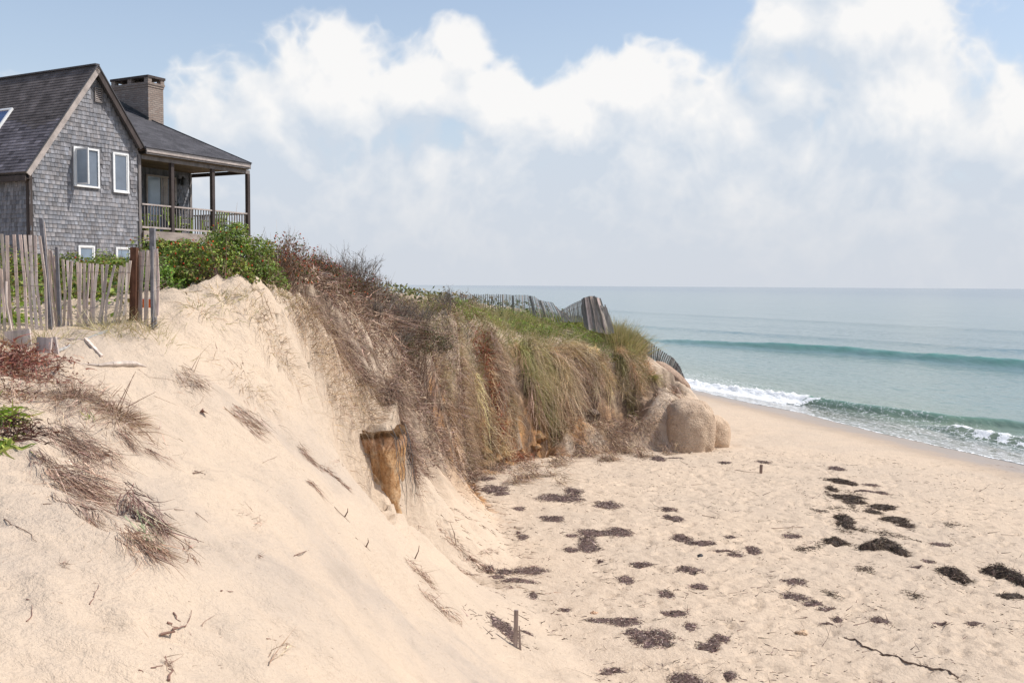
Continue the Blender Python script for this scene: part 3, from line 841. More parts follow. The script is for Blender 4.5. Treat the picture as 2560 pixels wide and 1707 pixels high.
# roof of the gable wing --------------------------------------------
VR0 = -.22
def roof_slab(name, a, b_, v0, v1, th, mat, parent):
    """a, b_ = (u,z) of top and eave edge of the upper face"""
    d_ = Vector((b_[0] - a[0], 0, b_[1] - a[1])).normalized(); n = Vector((-d_.z, 0, d_.x))
    if n.z < 0: n = -n
    A, B = Vector((a[0], 0, a[1])), Vector((b_[0], 0, b_[1]))
    vs = []
    for v in (v0, v1):
        for p in (A, B, B - n * th, A - n * th): vs.append((p.x, v, p.z))
    m = MB(); m.add(vs, [(0, 1, 2, 3), (7, 6, 5, 4), (0, 4, 5, 1), (1, 5, 6, 2), (2, 6, 7, 3), (3, 7, 4, 0)]); return m.build(name, mat, parent), d_, n
sl, dl, nl = roof_slab('left_roof_slope', eT, eL, VR0 + .03, VB, .10, M_ROOF, house)
sr, dr, nr_ = roof_slab('right_roof_slope', eT, eR, VR0 + .03, VB, .10, M_ROOF2, house)
m = MB(); slope_len = math.hypot(eL[0] - eT[0], eL[1] - eT[1]); z = 0.0
while z < slope_len - .05:
    a = VR0 - hr.uniform(0, .3)
    while a < 5.5:
        w = hr.uniform(.22, .34); a0_ = max(a, VR0 + .03)
        old = 1.0 if z < slope_len * .42 + .5 * math.sin(a * 1.7) * .2 else .0     # upper part greyer and patched, lower part redder
        tt = hr.gauss(1.0, .10)
        g = (1.15 * tt, 1.12 * tt, 1.22 * tt) if (slope_len - z) > slope_len * .55 + .25 * math.sin(a * 2.3) else (.98 * tt, .92 * tt, .90 * tt)
        if (slope_len - z) > slope_len * .5 and hr.random() < .22: kk = hr.choice((1.5, 1.35, .6)); g = tuple(c * kk for c in g)
        if a0_ < a + w - .02:
            wedge(m, a0_, a + w - .006, z, .15, (eL[0], 0, eL[1]), (0, 1, 0), nl, g, .018, .004, up=-dl)
        a += w
    z += .128
o = m.build('roof_shingle', M_ROOF, sl); o['kind'] = 'stuff'
# rake boards and ridge
def rake(a, b_, name, mat, w=.16):
    m = MB(); A, B = Vector((a[0], VR0, a[1] - .02)), Vector((b_[0], VR0, b_[1] - .02))
    d_ = (B - A).normalized(); n = Vector((-d_.z, 0, d_.x)); n = n if n.z > 0 else -n
    m.bar(A - n * w / 2, B - n * w / 2, .03, w, up=n); m.build(name, mat, house)
    m = MB(); m.bar(A + n * .02 + Vector((0, -.012, 0)), B + n * .02 + Vector((0, -.012, 0)), .06, .03, up=n); m.build('rake_edge', M_ROOF2, house)
rake(eT, eL, 'rake_board', M_RAKE, .17); rake(eT, eR, 'rake_board', M_TRIM_DK, .17)  # right board's shade is painted in by using the dark trim colour
m = MB(); m.bar((eT[0], VR0, eT[1] + .02), (eT[0], VB, eT[1] + .02), .16, .05); m.build('ridge_cap', M_ROOF2, house)
# eave fascia over the side wall
m = MB(); m.box(eL[0] - .01, eL[0] + .03, VR0 + .04, VB, eL[1] - .26, eL[1] - .09); m.build('fascia', M_TRIM_DK, house)
m = MB(); m.box(eL[0] + .03, UL - .002, VR0 + .04, VB, eL[1] - .2, eL[1] - .18); m.build('soffit', M_TRIM_DK, house)
# skylight on the left slope
sk = uz(*z1(92, 446), 0)
def on_slope(t, v, n=0.0):   # t metres up from the eave
    p = Vector((eL[0], v, eL[1])) - Vector(dl) * t + Vector(nl) * n; return p
m = MB()
for (t0, t1, v0, v1) in ((1.55, 1.62, 2.6, 3.5), (2.75, 2.82, 2.6, 3.5), (1.62, 2.75, 2.6, 2.67), (1.62, 2.75, 3.43, 3.5)):
    m.bar(on_slope(t0, (v0 + v1) / 2, .05), on_slope(t1, (v0 + v1) / 2, .05), v1 - v0, .07, up=nl)
skl = m.build('skylight', M_WHITE, house)
m = MB(); m.bar(on_slope(1.62, 3.05, .04), on_slope(2.75, 3.05, .04), .76, .02, up=nl, col=(.4, .6, 1.1)); m.build('pane', M_GLASS, skl)

# porch wing ---------------------------------------------------------
ZE = uz(*z1(1895, 812), -.3)[1]          # eave height
UE = uz(*z1(1897, 820), -.3)[0]          # eave corner
VRg, ZRg, URg = 5.2, ZE + 2.6, UE - 2.85
front = [(UR + .04, -.3, ZE), (UE, -.3, ZE), (URg, VRg, ZRg), (UR + .04, VRg, ZRg)]
pr = quad_part('porch_roof', front, M_ROOF2, house, .07)
hip = quad_part('hip_roof', [(UE, -.3, ZE), (UE, 10.7, ZE), (URg, VRg, ZRg)], M_ROOF2, house, .07)
bk = quad_part('back_roof', [(3.2, VRg, ZRg), (URg, VRg, ZRg), (UE, 10.7, ZE), (3.2, 10.7, ZE)], M_ROOF2, house, .07)
up_ = Vector((0, VRg + .3, ZRg - ZE)); SLn = up_.length; up_.normalize(); nrm = Vector((0, -up_.z, up_.y))
m = MB(); t = 0.0
while t < SLn - .1:
    u = UR + .04
    umax = UE - (UE - URg) * t / SLn
    while u < umax - .05:
        w = hr.uniform(.25, .5); g = hr.gauss(1.0, .09)
        wedge(m, u, min(u + w - .006, umax), t, .16, (0, -.3, ZE), (1, 0, 0), nrm, (g, g, g * 1.03), .016, .004, up=up_)
        u += w
    t += .14
o = m.build('roof_shingle', M_ROOF2, pr); o['kind'] = 'stuff'
m = MB(); m.bar((UE, -.3, ZE + .02), (URg, VRg, ZRg + .03), .14, .03, up=(0, 0, 1)); m.build('hip_cap', M_ROOF2, house)
m = MB(); m.bar((3.2, VRg, ZRg + .03), (URg, VRg, ZRg + .03), .16, .04); m.build('ridge_cap', M_ROOF2, house)
# fascia, gutter line, beams
m = MB(); m.box(UR + .05, UE - .03, -.29, -.26, ZE - .21, ZE - .035); m.box(UE - .06, UE - .03, -.255, 4.5, ZE - .21, ZE - .05); m.build('fascia', M_TRIM, house)
m = MB(); m.box(UR + .05, UE - .1, -.32, -.292, ZE - .15, ZE - .09); m.build('gutter', M_RAKE, house)
PU = [uz(*z1(1292, 1000), -.02)[0], uz(*z1(1600, 1000), -.02)[0], uz(*z1(1866, 1050), -.02)[0]]
ZBM = ZE - .24
m = MB(); m.box(UR + .03, PU[2] + .06, -.09, .03, ZBM - .13, ZBM); m.build('porch_beam', M_TRIM, house)
m = MB(); m.box(PU[2] - .05, PU[2] + .06, .031, 3.4, ZBM - .13, ZBM); m.build('porch_beam', M_TRIM_DK, house)
m = MB()
k = 0; v = -.22
while v < 4.0:
    m.box(UR + .02, UE - .07, v, v + .135, ZBM + .004, ZBM + .022, (hr.uniform(.8, 1.2),) * 3); v += .14
o = m.build('ceiling_board', M_CEIL, house); o['kind'] = 'stuff'
ZD = uz(*z1(1085, 1318), 0)[1]           # deck surface
VW = 2.7
UW = uz(*z1(1440, 1000), VW)[0]          # right end of the back wall
m = MB(); dv = -.05
while dv < VW:
    m.box(UR + .01, PU[2] + .1, dv, dv + .13, ZD - .03, ZD, (hr.uniform(.8, 1.15),) * 3); dv += .138
deck = m.build('deck_board', M_TRIM, house); deck['kind'] = 'stuff'
m = MB(); m.box(UR + .03, PU[2] + .12, -.145, -.097, ZD - .30, ZD - .0); m.build('deck_skirt', M_PICKDECK, house)
m = MB(); m.box(UR + .01, PU[2] + .1, VW - .1, VW, ZB, ZD - .05, (.5, .5, .5)); m.build('foundation_wall', M_TRIM_DK, house)
for u in PU:
    m = MB(); m.box(u - .065, u + .065, -.095, .035, ZB - .6, ZBM - .131)
    m.build('porch_post', M_TRIM_DK, house)
m = MB(); m.box(PU[2] - .06, PU[2] + .06, VW + .3, VW + .42, ZB - .6, ZBM - .13)
# railing
ZRT = uz(*z1(1075, 1112), 0)[1]
rl = empty('porch_railing', (0, 0, 0)); rl.parent = house
spans = [(UR + .03, PU[0] - .066), (PU[0] + .066, PU[1] - .066), (PU[1] + .066, PU[2] - .066)]
for (a, b_) in spans:
    m = MB(); m.box(a, b_, -.08, .01, ZRT - .05, ZRT); m.build('top_rail', M_RAKE, rl)
    m = MB(); m.box(a, b_, -.06, -.01, ZD + .09, ZD + .15); m.build('bottom_rail', M_RAKE, rl)
bal = MB(); bal.box(-.016, .016, -.016, .016, 0, ZRT - .05 - ZD - .15); balm = bal.mesh('baluster'); balm.materials.append(M_TRIM)
for (a, b_) in spans:
    n_ = int(round((b_ - a) / .125))
    for k in range(1, n_):
        o = link('baluster', balm, rl); o.location = (a + (b_ - a) * k / n_, -.035, ZD + .15)
m = MB(); m.box(PU[2] - .04, PU[2] + .04, .0, 2.9, ZRT - .05, ZRT); m.build('top_rail', M_RAKE, rl)
m = MB(); m.box(PU[2] - .025, PU[2] + .025, .0, 2.9, ZD + .09, ZD + .14); m.build('bottom_rail', M_RAKE, rl)
for k in range(1, 22):
    o = link('baluster', balm, rl); o.location = (PU[2], k * .13, ZD + .15)
# back wall with sliding door
m = MB(); m.box(UR + .01, UW, VW, VW + .12, ZD, ZBM + .0, (.7, .7, .7)); bw = m.build('porch_wall', M_SHINGLE_DK, house)
m = MB(); m.box(UW - .12, UW - .001, VW + .121, 8, ZD, ZBM, (.7, .7, .7)); m.build('end_wall', M_SHINGLE_DK, house)
dA = uz(*z1(1095, 890), VW); dB = uz(*z1(1322, 930), VW)
door = (dA[0], dB[0], ZD + .02, dA[1] + .0)
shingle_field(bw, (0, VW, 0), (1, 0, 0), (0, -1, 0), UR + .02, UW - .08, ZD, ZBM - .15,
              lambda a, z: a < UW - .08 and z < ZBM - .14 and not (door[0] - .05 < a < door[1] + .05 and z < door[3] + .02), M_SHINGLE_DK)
m = MB(); m.box(UW - .08, UW + .02, VW - .035, VW, ZD, ZBM - .02); m.build('corner_board', M_TRIM, house)
dm = (door[0] + door[1]) / 2
m = MB(); fw = .07
m.box(door[0], door[1], VW - .06, VW - .001, door[3] - fw, door[3])
for a in (door[0], dm - fw / 2, door[1] - fw): m.box(a, a + fw, VW - .06, VW - .001, door[2], door[3] - fw)
dr_ = m.build('sliding_door', M_RAKE, house)
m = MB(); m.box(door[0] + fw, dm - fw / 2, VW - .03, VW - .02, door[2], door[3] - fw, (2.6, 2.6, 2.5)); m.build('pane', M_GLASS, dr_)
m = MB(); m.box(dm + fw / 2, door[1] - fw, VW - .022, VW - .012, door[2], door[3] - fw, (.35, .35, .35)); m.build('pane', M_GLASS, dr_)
m = MB(); m.box(dm + .1, dm + .32, VW - .028, VW - .023, door[2] + .8, door[3] - fw, (1, 1, 1)); m.build('curtain', M_RAKE, dr_)
# chimney
cu0, cv0 = 7.2, 3.0
cu1 = 7.92; cv1 = 4.95
cz = uz(*z1(1140, 150), cv0)[1]
chim = empty('chimney', (0, 0, 0)); chim.parent = house
H1 = cz - .42
m = MB(); m.box(cu0, cu1, cv0, cv1, ZE + .6, H1)
m.box(cu0 - .02, cu1 + .02, cv0 - .02, cv1 + .02, H1 + .001, H1 + .09); m.box(cu0 - .045, cu1 + .045, cv0 - .045, cv1 + .045, H1 + .091, H1 + .17)
m.build('chimney_stack', M_BRICK, chim)
m = MB(); g = .0
for (a, b_, c, e) in ((cu0 - .03, cu0 + .15, cv0 - .03, cv0 + .18), (cu1 - .15, cu1 + .03, cv0 - .03, cv0 + .18), (cu0 - .03, cu0 + .15, cv1 - .18, cv1 + .03), (cu1 - .15, cu1 + .03, cv1 - .18, cv1 + .03),
                      (cu0 - .03, cu0 + .15, 3.88, 4.08), (cu1 - .15, cu1 + .03, 3.88, 4.08)):
    m.box(a, b_, c, e, H1 + .171, cz - .09)
m.build('chimney_pier', M_BRICK, chim)
m = MB(); m.box(cu0 - .06, cu1 + .06, cv0 - .06, cv1 + .06, cz - .089, cz); m.build('chimney_cap', M_TRIM_DK, chim)
m = MB(); m.bar((cu0 - .02, cv0, ZE + .475 * 3.3 + .05), (cu0 - .02, cv1, ZE + .475 * 5.25 + .05), .06, .14); m.build('flashing', M_METAL, chim)
# wall lantern, flood lamp below the deck
lw = uz(*z1(1352, 945), VW)
m = MB(); m.box(lw[0] - .06, lw[0] + .06, VW - .06, VW - .025, lw[1] - .1, lw[1] + .08); m.bar((lw[0], VW - .06, lw[1] + .06), (lw[0], VW - .2, lw[1] + .1), .03, .03)
m.add([(lw[0] + .09 * math.cos(a), VW - .2 + .09 * math.sin(a), lw[1] + z) for z, s in ((-.16, 1), (.05, 1)) for a in [i * math.pi / 3 for i in range(6)]],
      [(i, (i + 1) % 6, (i + 1) % 6 + 6, i + 6) for i in range(6)] + [(5, 4, 3, 2, 1, 0), (6, 7, 8, 9, 10, 11)])
m.tube([(lw[0], VW - .2, lw[1] + .05), (lw[0], VW - .2, lw[1] + .18)], .1, 6, r1=.01)
m.build('wall_lantern', M_METAL, house)
fl = uz(*z1(1108, 1395), -.1)
m = MB(); m.box(fl[0] - .12, fl[0] + .12, -.2, -.10, fl[1] - .06, fl[1] + .02); m.box(fl[0] - .05, fl[0] + .05, -.2, -.12, fl[1] + .021, fl[1] + .1)
m.build('junction_box', M_RAKE, house)

# far wing roof peeping over the ridge at the left border
# chairs on the deck ---------------------------------------------------
def hw(u, v, z):
    p = P0 + HG * u + HR * v; return (p[0], p[1], HZ + z)
def deck_chair(u, v, rot, label):
    r = empty('deck_chair', hw(u, v, ZD), GA + rot); tag(r, label, 'chair', 'green slatted chairs on the porch')
    for k in range(6):
        x = -.25 + k * .1; m = MB(); fan = (x) * .35
        m.bar((x * .8, .25, .32), (x * 1.15, .52, 1.02 - abs(x) * .35), .075, .018, up=(0, -1, .3), col=(hr.uniform(.85, 1.15),) * 3); m.build('back_slat', M_GREEN, r)
    for k in range(5):
        y = -.3 + k * .115; m = MB(); m.box(-.27, .27, y, y + .1, .36 - k * .022, .38 - k * .022); m.build('seat_slat', M_GREEN, r)
    for s in (-1, 1):
        m = MB(); m.box(s * .36 - .06, s * .36 + .06, -.38, .36, .58, .605); m.build('armrest', M_GREEN, r)
        m = MB(); m.box(s * .32 - .02, s * .32 + .02, -.34, -.24, 0, .58); m.build('leg', M_GREEN, r)
        m = MB(); m.bar((s * .30, -.3, .33), (s * .30, .5, .04), .025, .11, up=(0, .3, 1)); m.build('leg', M_GREEN, r)
deck_chair(5.0, .75, .25, 'green slatted chair nearest the gable wall on the porch')
deck_chair(6.55, .8, .1, 'green slatted chair in the middle bay of the porch railing')
deck_chair(8.35, .85, -1.3, 'green slatted chair seen side on beside the porch corner post')
pl = empty('potted_plant', hw(dm + .35, 2.2, ZD)); tag(pl, 'dark leafy potted plant standing before the sliding door', 'plant')
m = MB(); m.tube([(0, 0, 0), (0, 0, .35)], .13, 8, r1=.18); m.build('pot', M_DARK, pl)
m = MB()
for k in range(60):
    a, l = hr.uniform(0, 6.28), hr.uniform(.15, .42); zt = .35 + hr.uniform(.1, .95)
    c = Vector((math.cos(a) * l * .6, math.sin(a) * l * .6, zt)); dv_ = Vector((math.cos(a), math.sin(a), hr.uniform(-.3, .5))) * .14
    sd = Vector((-math.sin(a), math.cos(a), 0)) * .05
    m.add([c - dv_, c + sd, c + dv_, c - sd], [(0, 1, 2, 3)], (hr.uniform(.6, 1.3),) * 3)
m.tube([(0, 0, .35), (0, 0, 1.2)], .015, 4)
M_DKLEAF = material('dark_leaf', (.025, .05, .02), .6, .3)
m.build('foliage', M_DKLEAF, pl)

# ================================================================== FENCES
M_PICKET = material('silvered_picket', (0.56, 0.47, 0.42), .9, .1, nscale=18, namp=.35, bscale=120, bdist=.001, stretch=(1, 1, .15))
M_PICKET_DK = material('dark_old_picket', (0.27, 0.26, 0.245), .9, .1, nscale=18, namp=.35, bscale=120, bdist=.001, stretch=(1, 1, .15))
M_RUST = material('rusty_brown_stake', (0.12, 0.058, 0.036), .85, .2, nscale=22, namp=.5, bscale=90, bdist=.002, stretch=(1, 1, .2))
M_WIRE = material('rusty_wire', (0.20, 0.16, 0.14), .6, .4, bdist=0)
M_STAKE = material('grey_metal_stake', (0.17, 0.165, 0.175), .6, .4, nscale=14, namp=.3)
fr2 = random.Random(21)
def z2(x, y): return (x / 3.92, 540 + y / 3.92)
def picket(parent, root_loc, top, bot, Yt, Yb, mat, w=.036, kink=.012, name='picket', tint=None):
    w = w * .88
    """top and bot are photo pixels; the picket stands at depth Yt/Yb"""
    A, B = at(*bot, Yb), at(*top, Yt)
    g = fr2.uniform(.75, 1.2) if tint is None else tint
    mid = (A + B) / 2 + np.array([fr2.gauss(0, kink), fr2.gauss(0, kink), 0]); m = MB()
    tw = Vector((fr2.gauss(0, .25), -1, 0))
    col = (g * fr2.uniform(.96, 1.06), g, g * fr2.uniform(.94, 1.03))
    w_ = w * fr2.uniform(.85, 1.15)
    A_, M_, B_ = [Vector(p - A) for p in (A, mid, B)]
    m.bar(A_ - Vector((0, 0, .12)), M_, w_, .011, up=tw, col=col); m.bar(M_, B_, w_, .0112, up=tw, col=col)
    o = m.build(name, mat, parent); o.location = Vector(A) - Vector(root_loc)
    return o
def wire(parent, root_loc, pts, r=.0022, mat=M_WIRE, name='wire'):
    m = MB(); P = [Vector(at(px, py, Y)) - Vector(root_loc) for px, py, Y in pts]
    for i in range(len(P) - 1): m.tube([P[i], P[i + 1]], r, 3)
    return m.build(name, mat, parent)
def fence_root(px, py, Y, label, cat='fence', name='sand_fence'):
    p = at(px, py, Y); r = empty(name, p); tag(r, label, cat); return r, p
# left panel
r1, l1 = fence_root(60, 812, 11.9, 'leaning picket sand fence at the left edge with its foot in the sand')
tops = [(-75, 172), (-30, 178), (15, 175), (70, 190), (138, 182), (198, 184), (243, 186), (294, 188), (345, 190), (388, 196)]
bots = [(-60, 1000), (-10, 1040), (40, 1080), (118, 1110), (190, 1100), (262, 1080), (318, 1075), (366, 1080), (412, 1060), (455, 1050)]
for (t_, b_) in zip(tops, bots): picket(r1, l1, z2(*t_), z2(*b_), 11.9 + fr2.uniform(-.05, .05), 11.9, M_PICKET, .038, .016)
for y in (295, 350, 480, 548, 690, 790, 905): wire(r1, l1, [(*z2(x, y + fr2.uniform(-6, 8)), 11.88) for x in (-90, 30, 120, 220, 330, 440)])
for q in [((60, 640), (120, 1080)), ((10, 520), (45, 900))]: picket(r1, l1, z2(*q[0]), z2(*q[1]), 11.8, 11.8, M_PICKET, .034, .03)
# middle panel
r2, l2 = fence_root(230, 830, 12.3, 'middle run of picket sand fence bowing left before the green bushes')
tops = [(480, 330), (497, 338), (515, 380), (540, 392), (615, 425), (660, 435), (705, 440), (757, 450), (790, 460), (828, 462), (878, 465), (908, 468), (955, 470), (1000, 475), (1050, 475), (1125, 480), (1185, 487), (1215, 500), (1245, 458), (1278, 438)]
bots = [(560, 1060), (575, 1065), (590, 1070), (598, 1075), (618, 1100), (656, 1120), (708, 1130), (750, 1140), (785, 1170), (822, 1168), (848, 1170), (872, 1165), (915, 1140), (938, 1125), (975, 1125), (1020, 1125), (1080, 1165), (1130, 1160), (1165, 1172), (1212, 1172)]
for (t_, b_) in zip(tops, bots): picket(r2, l2, z2(*t_), z2(*b_), 12.25 + fr2.uniform(-.05, .05), 12.25, M_PICKET, .036, .02)
for y in (548, 560, 738, 900, 1000): wire(r2, l2, [(*z2(x, y + fr2.uniform(-8, 8) - (30 if x > 1100 and y > 800 else 0)), 12.22) for x in (600, 760, 900, 1060, 1280)])
# right panel with brown stakes
r3, l3 = fence_root(345, 830, 12.4, 'right end of picket sand fence bunched beside a rusty brown stake')
for t_, b_ in [((1345, 340), (1312, 1150)), ((1372, 345), (1350, 1150)), ((1410, 335), (1382, 1145)), ((1445, 335), (1416, 1145)), ((1470, 340), (1440, 1140)), ((1535, 320), (1542, 880)), ((1520, 330), (1528, 900)), ((1395, 350), (1368, 1150))]:
    picket(r3, l3, z2(*t_), z2(*b_), 12.4 + fr2.uniform(-.04, .06), 12.4, M_PICKET, .034, .012)
for y in (400, 486, 636, 740, 1010): wire(r3, l3, [(*z2(x, y + fr2.uniform(-5, 5)), 12.36) for x in (1290, 1400, 1540, 1650)])
wire(r3, l3, [(*z2(1535, 705), 12.3), (*z2(1630, 648), 12.2)], .006)
wire(r3, l3, [(*z2(1465, 1066), 12.3), (*z2(1532, 1020), 12.2)], .006)
def stake(px0, px1, Y, w, mat, label, name='fence_stake', cat='stake', h=None):
    A, B = at(*px1, Y), at(*px0, Y); m = MB()
    m.bar((0, 0, -.25), Vector(B - A), w, (h or w), up=(0, -1, 0), col=(1, 1, 1)); 
    o = m.build(name, mat); o.location = A; tag(o, label, cat); return o
stake(z2(1315, 308), z2(1300, 1165), 12.35, .075, M_RUST, 'thick rusty brown split stake between the middle and right fence runs')
stake(z2(1340, 318), z2(1330, 1000), 12.45, .05, M_RUST, 'thin brown split stake leaning behind the thick rusty one')
stake(z2(1493, 118), z2(1508, 900), 12.5, .06, M_STAKE, 'tall square grey post rising over the right fence run', 'fence_post', 'post')
stake(z2(1488, 300), z2(1494, 980), 12.3, .03, M_STAKE, 'thin grey stake in front of the tall square grey post')
stake(z2(402, 22), z2(503, 1060), 12.0, .045, M_STAKE, 'tall leaning grey stake between the left and middle fence runs', h=.025)
stake(z2(425, 60), z2(530, 1060), 12.08, .03, M_PICKET, 'pale leaning lath close behind the tall grey stake', h=.012)
stake(z2(555, 305), z2(592, 1075), 12.1, .035, M_STAKE, 'short dark stake at the left end of the middle fence run', h=.03)
# dead twig over the left fence
M_ORANGE = material('orange_sign', (.75, .16, .04), .6, .3)
A = at(*z2(1412, 858), 12.9)
m = MB(); m.box(-.11, .11, 0, .008, -.055, .055); o = m.build('orange_board', M_ORANGE); o.location = A; tag(o, 'small orange board hung behind the right fence run', 'sign')
m = MB(); m.box(-.13, .13, .0081, .016, .056, .072); m.box(-.13, -.115, .0081, .016, -.09, .055); m.box(.115, .13, .0081, .016, -.09, .055); m.build('white_edge', M_WHITE, o)

# pieces of board and driftwood on the sand before the fence
M_DRIFT = material('pale_driftwood', (0.50, 0.42, 0.36), .9, .1, nscale=16, namp=.35, bscale=70, bdist=.003, stretch=(.3, 1, 1))
def ground_bar(pxa, pxb, w, h, mat, label, name, cat, lift=.0, liftb=None, tint=1.0):
    A, B = hit(*pxa), hit(*pxb); A[2] += h / 2 + lift; B[2] += h / 2 + (lift if liftb is None else liftb); m = MB()
    mid = (A + B) / 2
    m.bar(Vector(A - mid), Vector(B - mid), w, h, col=(tint,) * 3, w1=w * .8, h1=h * .85); o = m.build(name, mat); o.location = mid; tag(o, label, cat); return o
ground_bar(z2(835, 1215), z2(1000, 1390), .035, .03, M_DRIFT, 'pale lath lying aslant on the sand below the middle fence', 'loose_lath', 'lath', tint=1.35)
ground_bar(z2(1052, 1135), z2(540, 1345), .03, .025, M_PICKET_DK, 'grey lath lying along the fence shadows on the sand', 'loose_lath', 'lath', tint=1.6)
ground_bar(z2(530, 1207), z2(825, 1222), .025, .02, M_PICKET, 'short grey lath touching the upper end of the pale lath', 'loose_lath', 'lath')
# driftwood branch
P = [hit(*z2(x, y)) for x, y in ((700, 1456), (860, 1462), (960, 1478), (1100, 1480), (1250, 1484), (1330, 1482), (1430, 1492))]
c0 = P[3].copy(); m = MB(); R_ = [.006, .01, .014, .028, .034, .03, .008]
for i in range(6): m.tube([Vector(P[i] - c0) + Vector((0, 0, R_[i])), Vector(P[i + 1] - c0) + Vector((0, 0, R_[i + 1]))], R_[i], 7, r1=R_[i + 1])
o = m.build('driftwood_branch', M_DRIFT); o.location = c0; tag(o, 'long driftwood branch lying on the sand in front of the fence', 'driftwood')
for i, (a, b_, lab) in enumerate([((415, 1345), (440, 1190), 'broad weathered board stub standing in the sand, left one of two'), ((520, 1345), (478, 1195), 'broad weathered board stub leaning in the sand, right one of two'), ((190, 1290), (165, 1120), 'broad board stub behind the red dead plant below the left fence')]):
    A = hit(*z2(*a)); B = at(*z2(*b_), A[1] + .02); m = MB(); m.bar((0, 0, -.1), Vector(B - A), .16 if i < 2 else .3, .03, up=(0, -1, 0), col=(.9, .9, .9))
    o = m.build('board_stub', M_PICKET); o.location = A; tag(o, lab, 'board')

# far fence on top of the bluff
def zA(x, y): return (1160 + x / 3.92, 700 + y / 3.92)
YF = 37.4
rf, lf = fence_root(1170, 790, YF, 'dark picket fence standing straight on the far upland before the sea')
for k in range(23):
    x = -25 + k * 18.2; picket(rf, lf, zA(x, 141 + fr2.uniform(-5, 5)), zA(x + 3, 235 + k * 4 + 60), YF, YF, M_PICKET_DK, .036, .008)
wire(rf, lf, [(*zA(x, 165), YF - .03) for x in (-30, 100, 250, 385)], .006, M_PICKET_DK); wire(rf, lf, [(*zA(x, 205), YF - .03) for x in (-30, 100, 250, 385)], .006, M_PICKET_DK)
def net_material():
    m = bpy.data.materials.new('grey_green_netting'); m.use_nodes = True
    t = m.node_tree; t.nodes.clear(); N = NT(t); tcn = N.n('ShaderNodeTexCoord')
    df = N.n('ShaderNodeBsdfDiffuse'); df.inputs[0].default_value = (.38, .42, .40, 1); tr = N.n('ShaderNodeBsdfTransparent')
    wv = N.noise(N.scalev(tcn.outputs['Object'], (1, 1, 1)), 30, 2, .5)
    ms = N.n('ShaderNodeMixShader'); N.put(ms.inputs[0], N.ramp(wv, .3, .6, .15, .5)); t.links.new(tr.outputs[0], ms.inputs[1]); t.links.new(df.outputs[0], ms.inputs[2])
    t.links.new(ms.outputs[0], N.n('ShaderNodeOutputMaterial').inputs[0]); return m
M_NET = net_material()
rn, ln = fence_root(1330, 800, YF, 'sagging fence run draped with grey green netting on the bluff top')
prof_top = [(385, 138), (470, 146), (560, 146), (630, 148), (690, 160), (740, 195), (790, 208), (860, 214), (905, 265), (940, 305)]
prof_bot = [(385, 300), (470, 320), (560, 335), (630, 345), (690, 360), (740, 365), (790, 370), (860, 370), (930, 360), (970, 345)]
V_, Q_ = [], []
for i in range(len(prof_top)):
    for j in range(5):
        x = prof_top[i][0] + (prof_bot[i][0] - prof_top[i][0]) * j / 4; y = prof_top[i][1] + (prof_bot[i][1] - prof_top[i][1]) * j / 4
        V_.append(at(*zA(x, y), YF + .05 + fr2.uniform(-.05, .05)) - ln)
    if i:
        for j in range(4): a = (i - 1) * 5 + j; Q_.append((a, a + 5, a + 6, a + 1))
link('netting', npmesh('netting', np.array(V_), np.array(Q_), smooth=True), rn, M_NET)
for k in range(26):
    s = k / 25 * (len(prof_top) - 1.001); i = int(s); f_ = s - i
    tx = prof_top[i][0] * (1 - f_) + prof_top[i + 1][0] * f_; ty = prof_top[i][1] * (1 - f_) + prof_top[i + 1][1] * f_
    bx = prof_bot[i][0] * (1 - f_) + prof_bot[i + 1][0] * f_; by = prof_bot[i][1] * (1 - f_) + prof_bot[i + 1][1] * f_
    big = k in (3, 9, 14)
    ex = 30 + k * 2.4 if tx > 620 else fr2.uniform(-12, 12)
    picket(rn, ln, zA(tx, ty + fr2.uniform(-3, 6)), zA(bx + ex, by + 25), YF - .05, YF - .1, M_PICKET_DK if k % 3 or big else M_PICKET, .09 if big else .035, .01, tint=.9 if big else 1.5)
rs, ls = fence_root(1430, 800, YF, 'slack run of thin pickets curving up to the bunched panel on the bluff')
for k in range(24):
    f_ = k / 23; x = 945 + 225 * f_; y = 300 - 112 * f_ ** 1.15 - 14 * math.sin(f_ * 3.1)
    picket(rs, ls, zA(x, y), zA(x + 18 + fr2.uniform(-3, 3), 352 + 30), YF - .1, YF - .1, M_PICKET_DK, .032, .008, tint=1.6)
for dy in (18, 60): wire(rs, ls, [(*zA(945 + 225 * f_, 300 - 112 * f_ ** 1.15 - 14 * math.sin(f_ * 3.1) + dy), YF - .14) for f_ in (0, .25, .5, .75, 1)], .006)
rb, lb = fence_root(1495, 830, 36.8, 'bunched upright panel of broad grey pickets leaning on the bluff edge')
for k in range(17):
    f_ = k / 16; tx = 1165 + 160 * f_; ty = 182 - 22 * math.sin(f_ * 3.1) + fr2.uniform(-5, 5); bx = 1195 + 235 * f_; by = 430 + 70 * f_ ** .5
    picket(rb, lb, zA(tx, ty), zA(bx, by), 36.9 + fr2.uniform(-.1, .1), 36.7, M_PICKET_DK if fr2.random() < .6 else M_PICKET, .11, .02, tint=fr2.uniform(.6, 1.1) if k > 0 else .6)
for k, (tx, ty) in enumerate([(1338, 250), (1352, 255), (1368, 258), (1382, 262), (1396, 270), (1380, 242)]):
    picket(rb, lb, zA(tx, ty), zA(1420 + k * 10, 490), 36.8, 36.8, M_PICKET_DK, .055, .01, tint=1.3)
rr, lr = fence_root(1650, 930, 37.5, 'dark picket fence curling down over the sand bag to the beach')
tp = [(1698, 508), (1740, 560), (1790, 588), (1880, 645), (1960, 710), (2030, 745), (2080, 795), (2120, 850), (2150, 925), (2170, 985)]
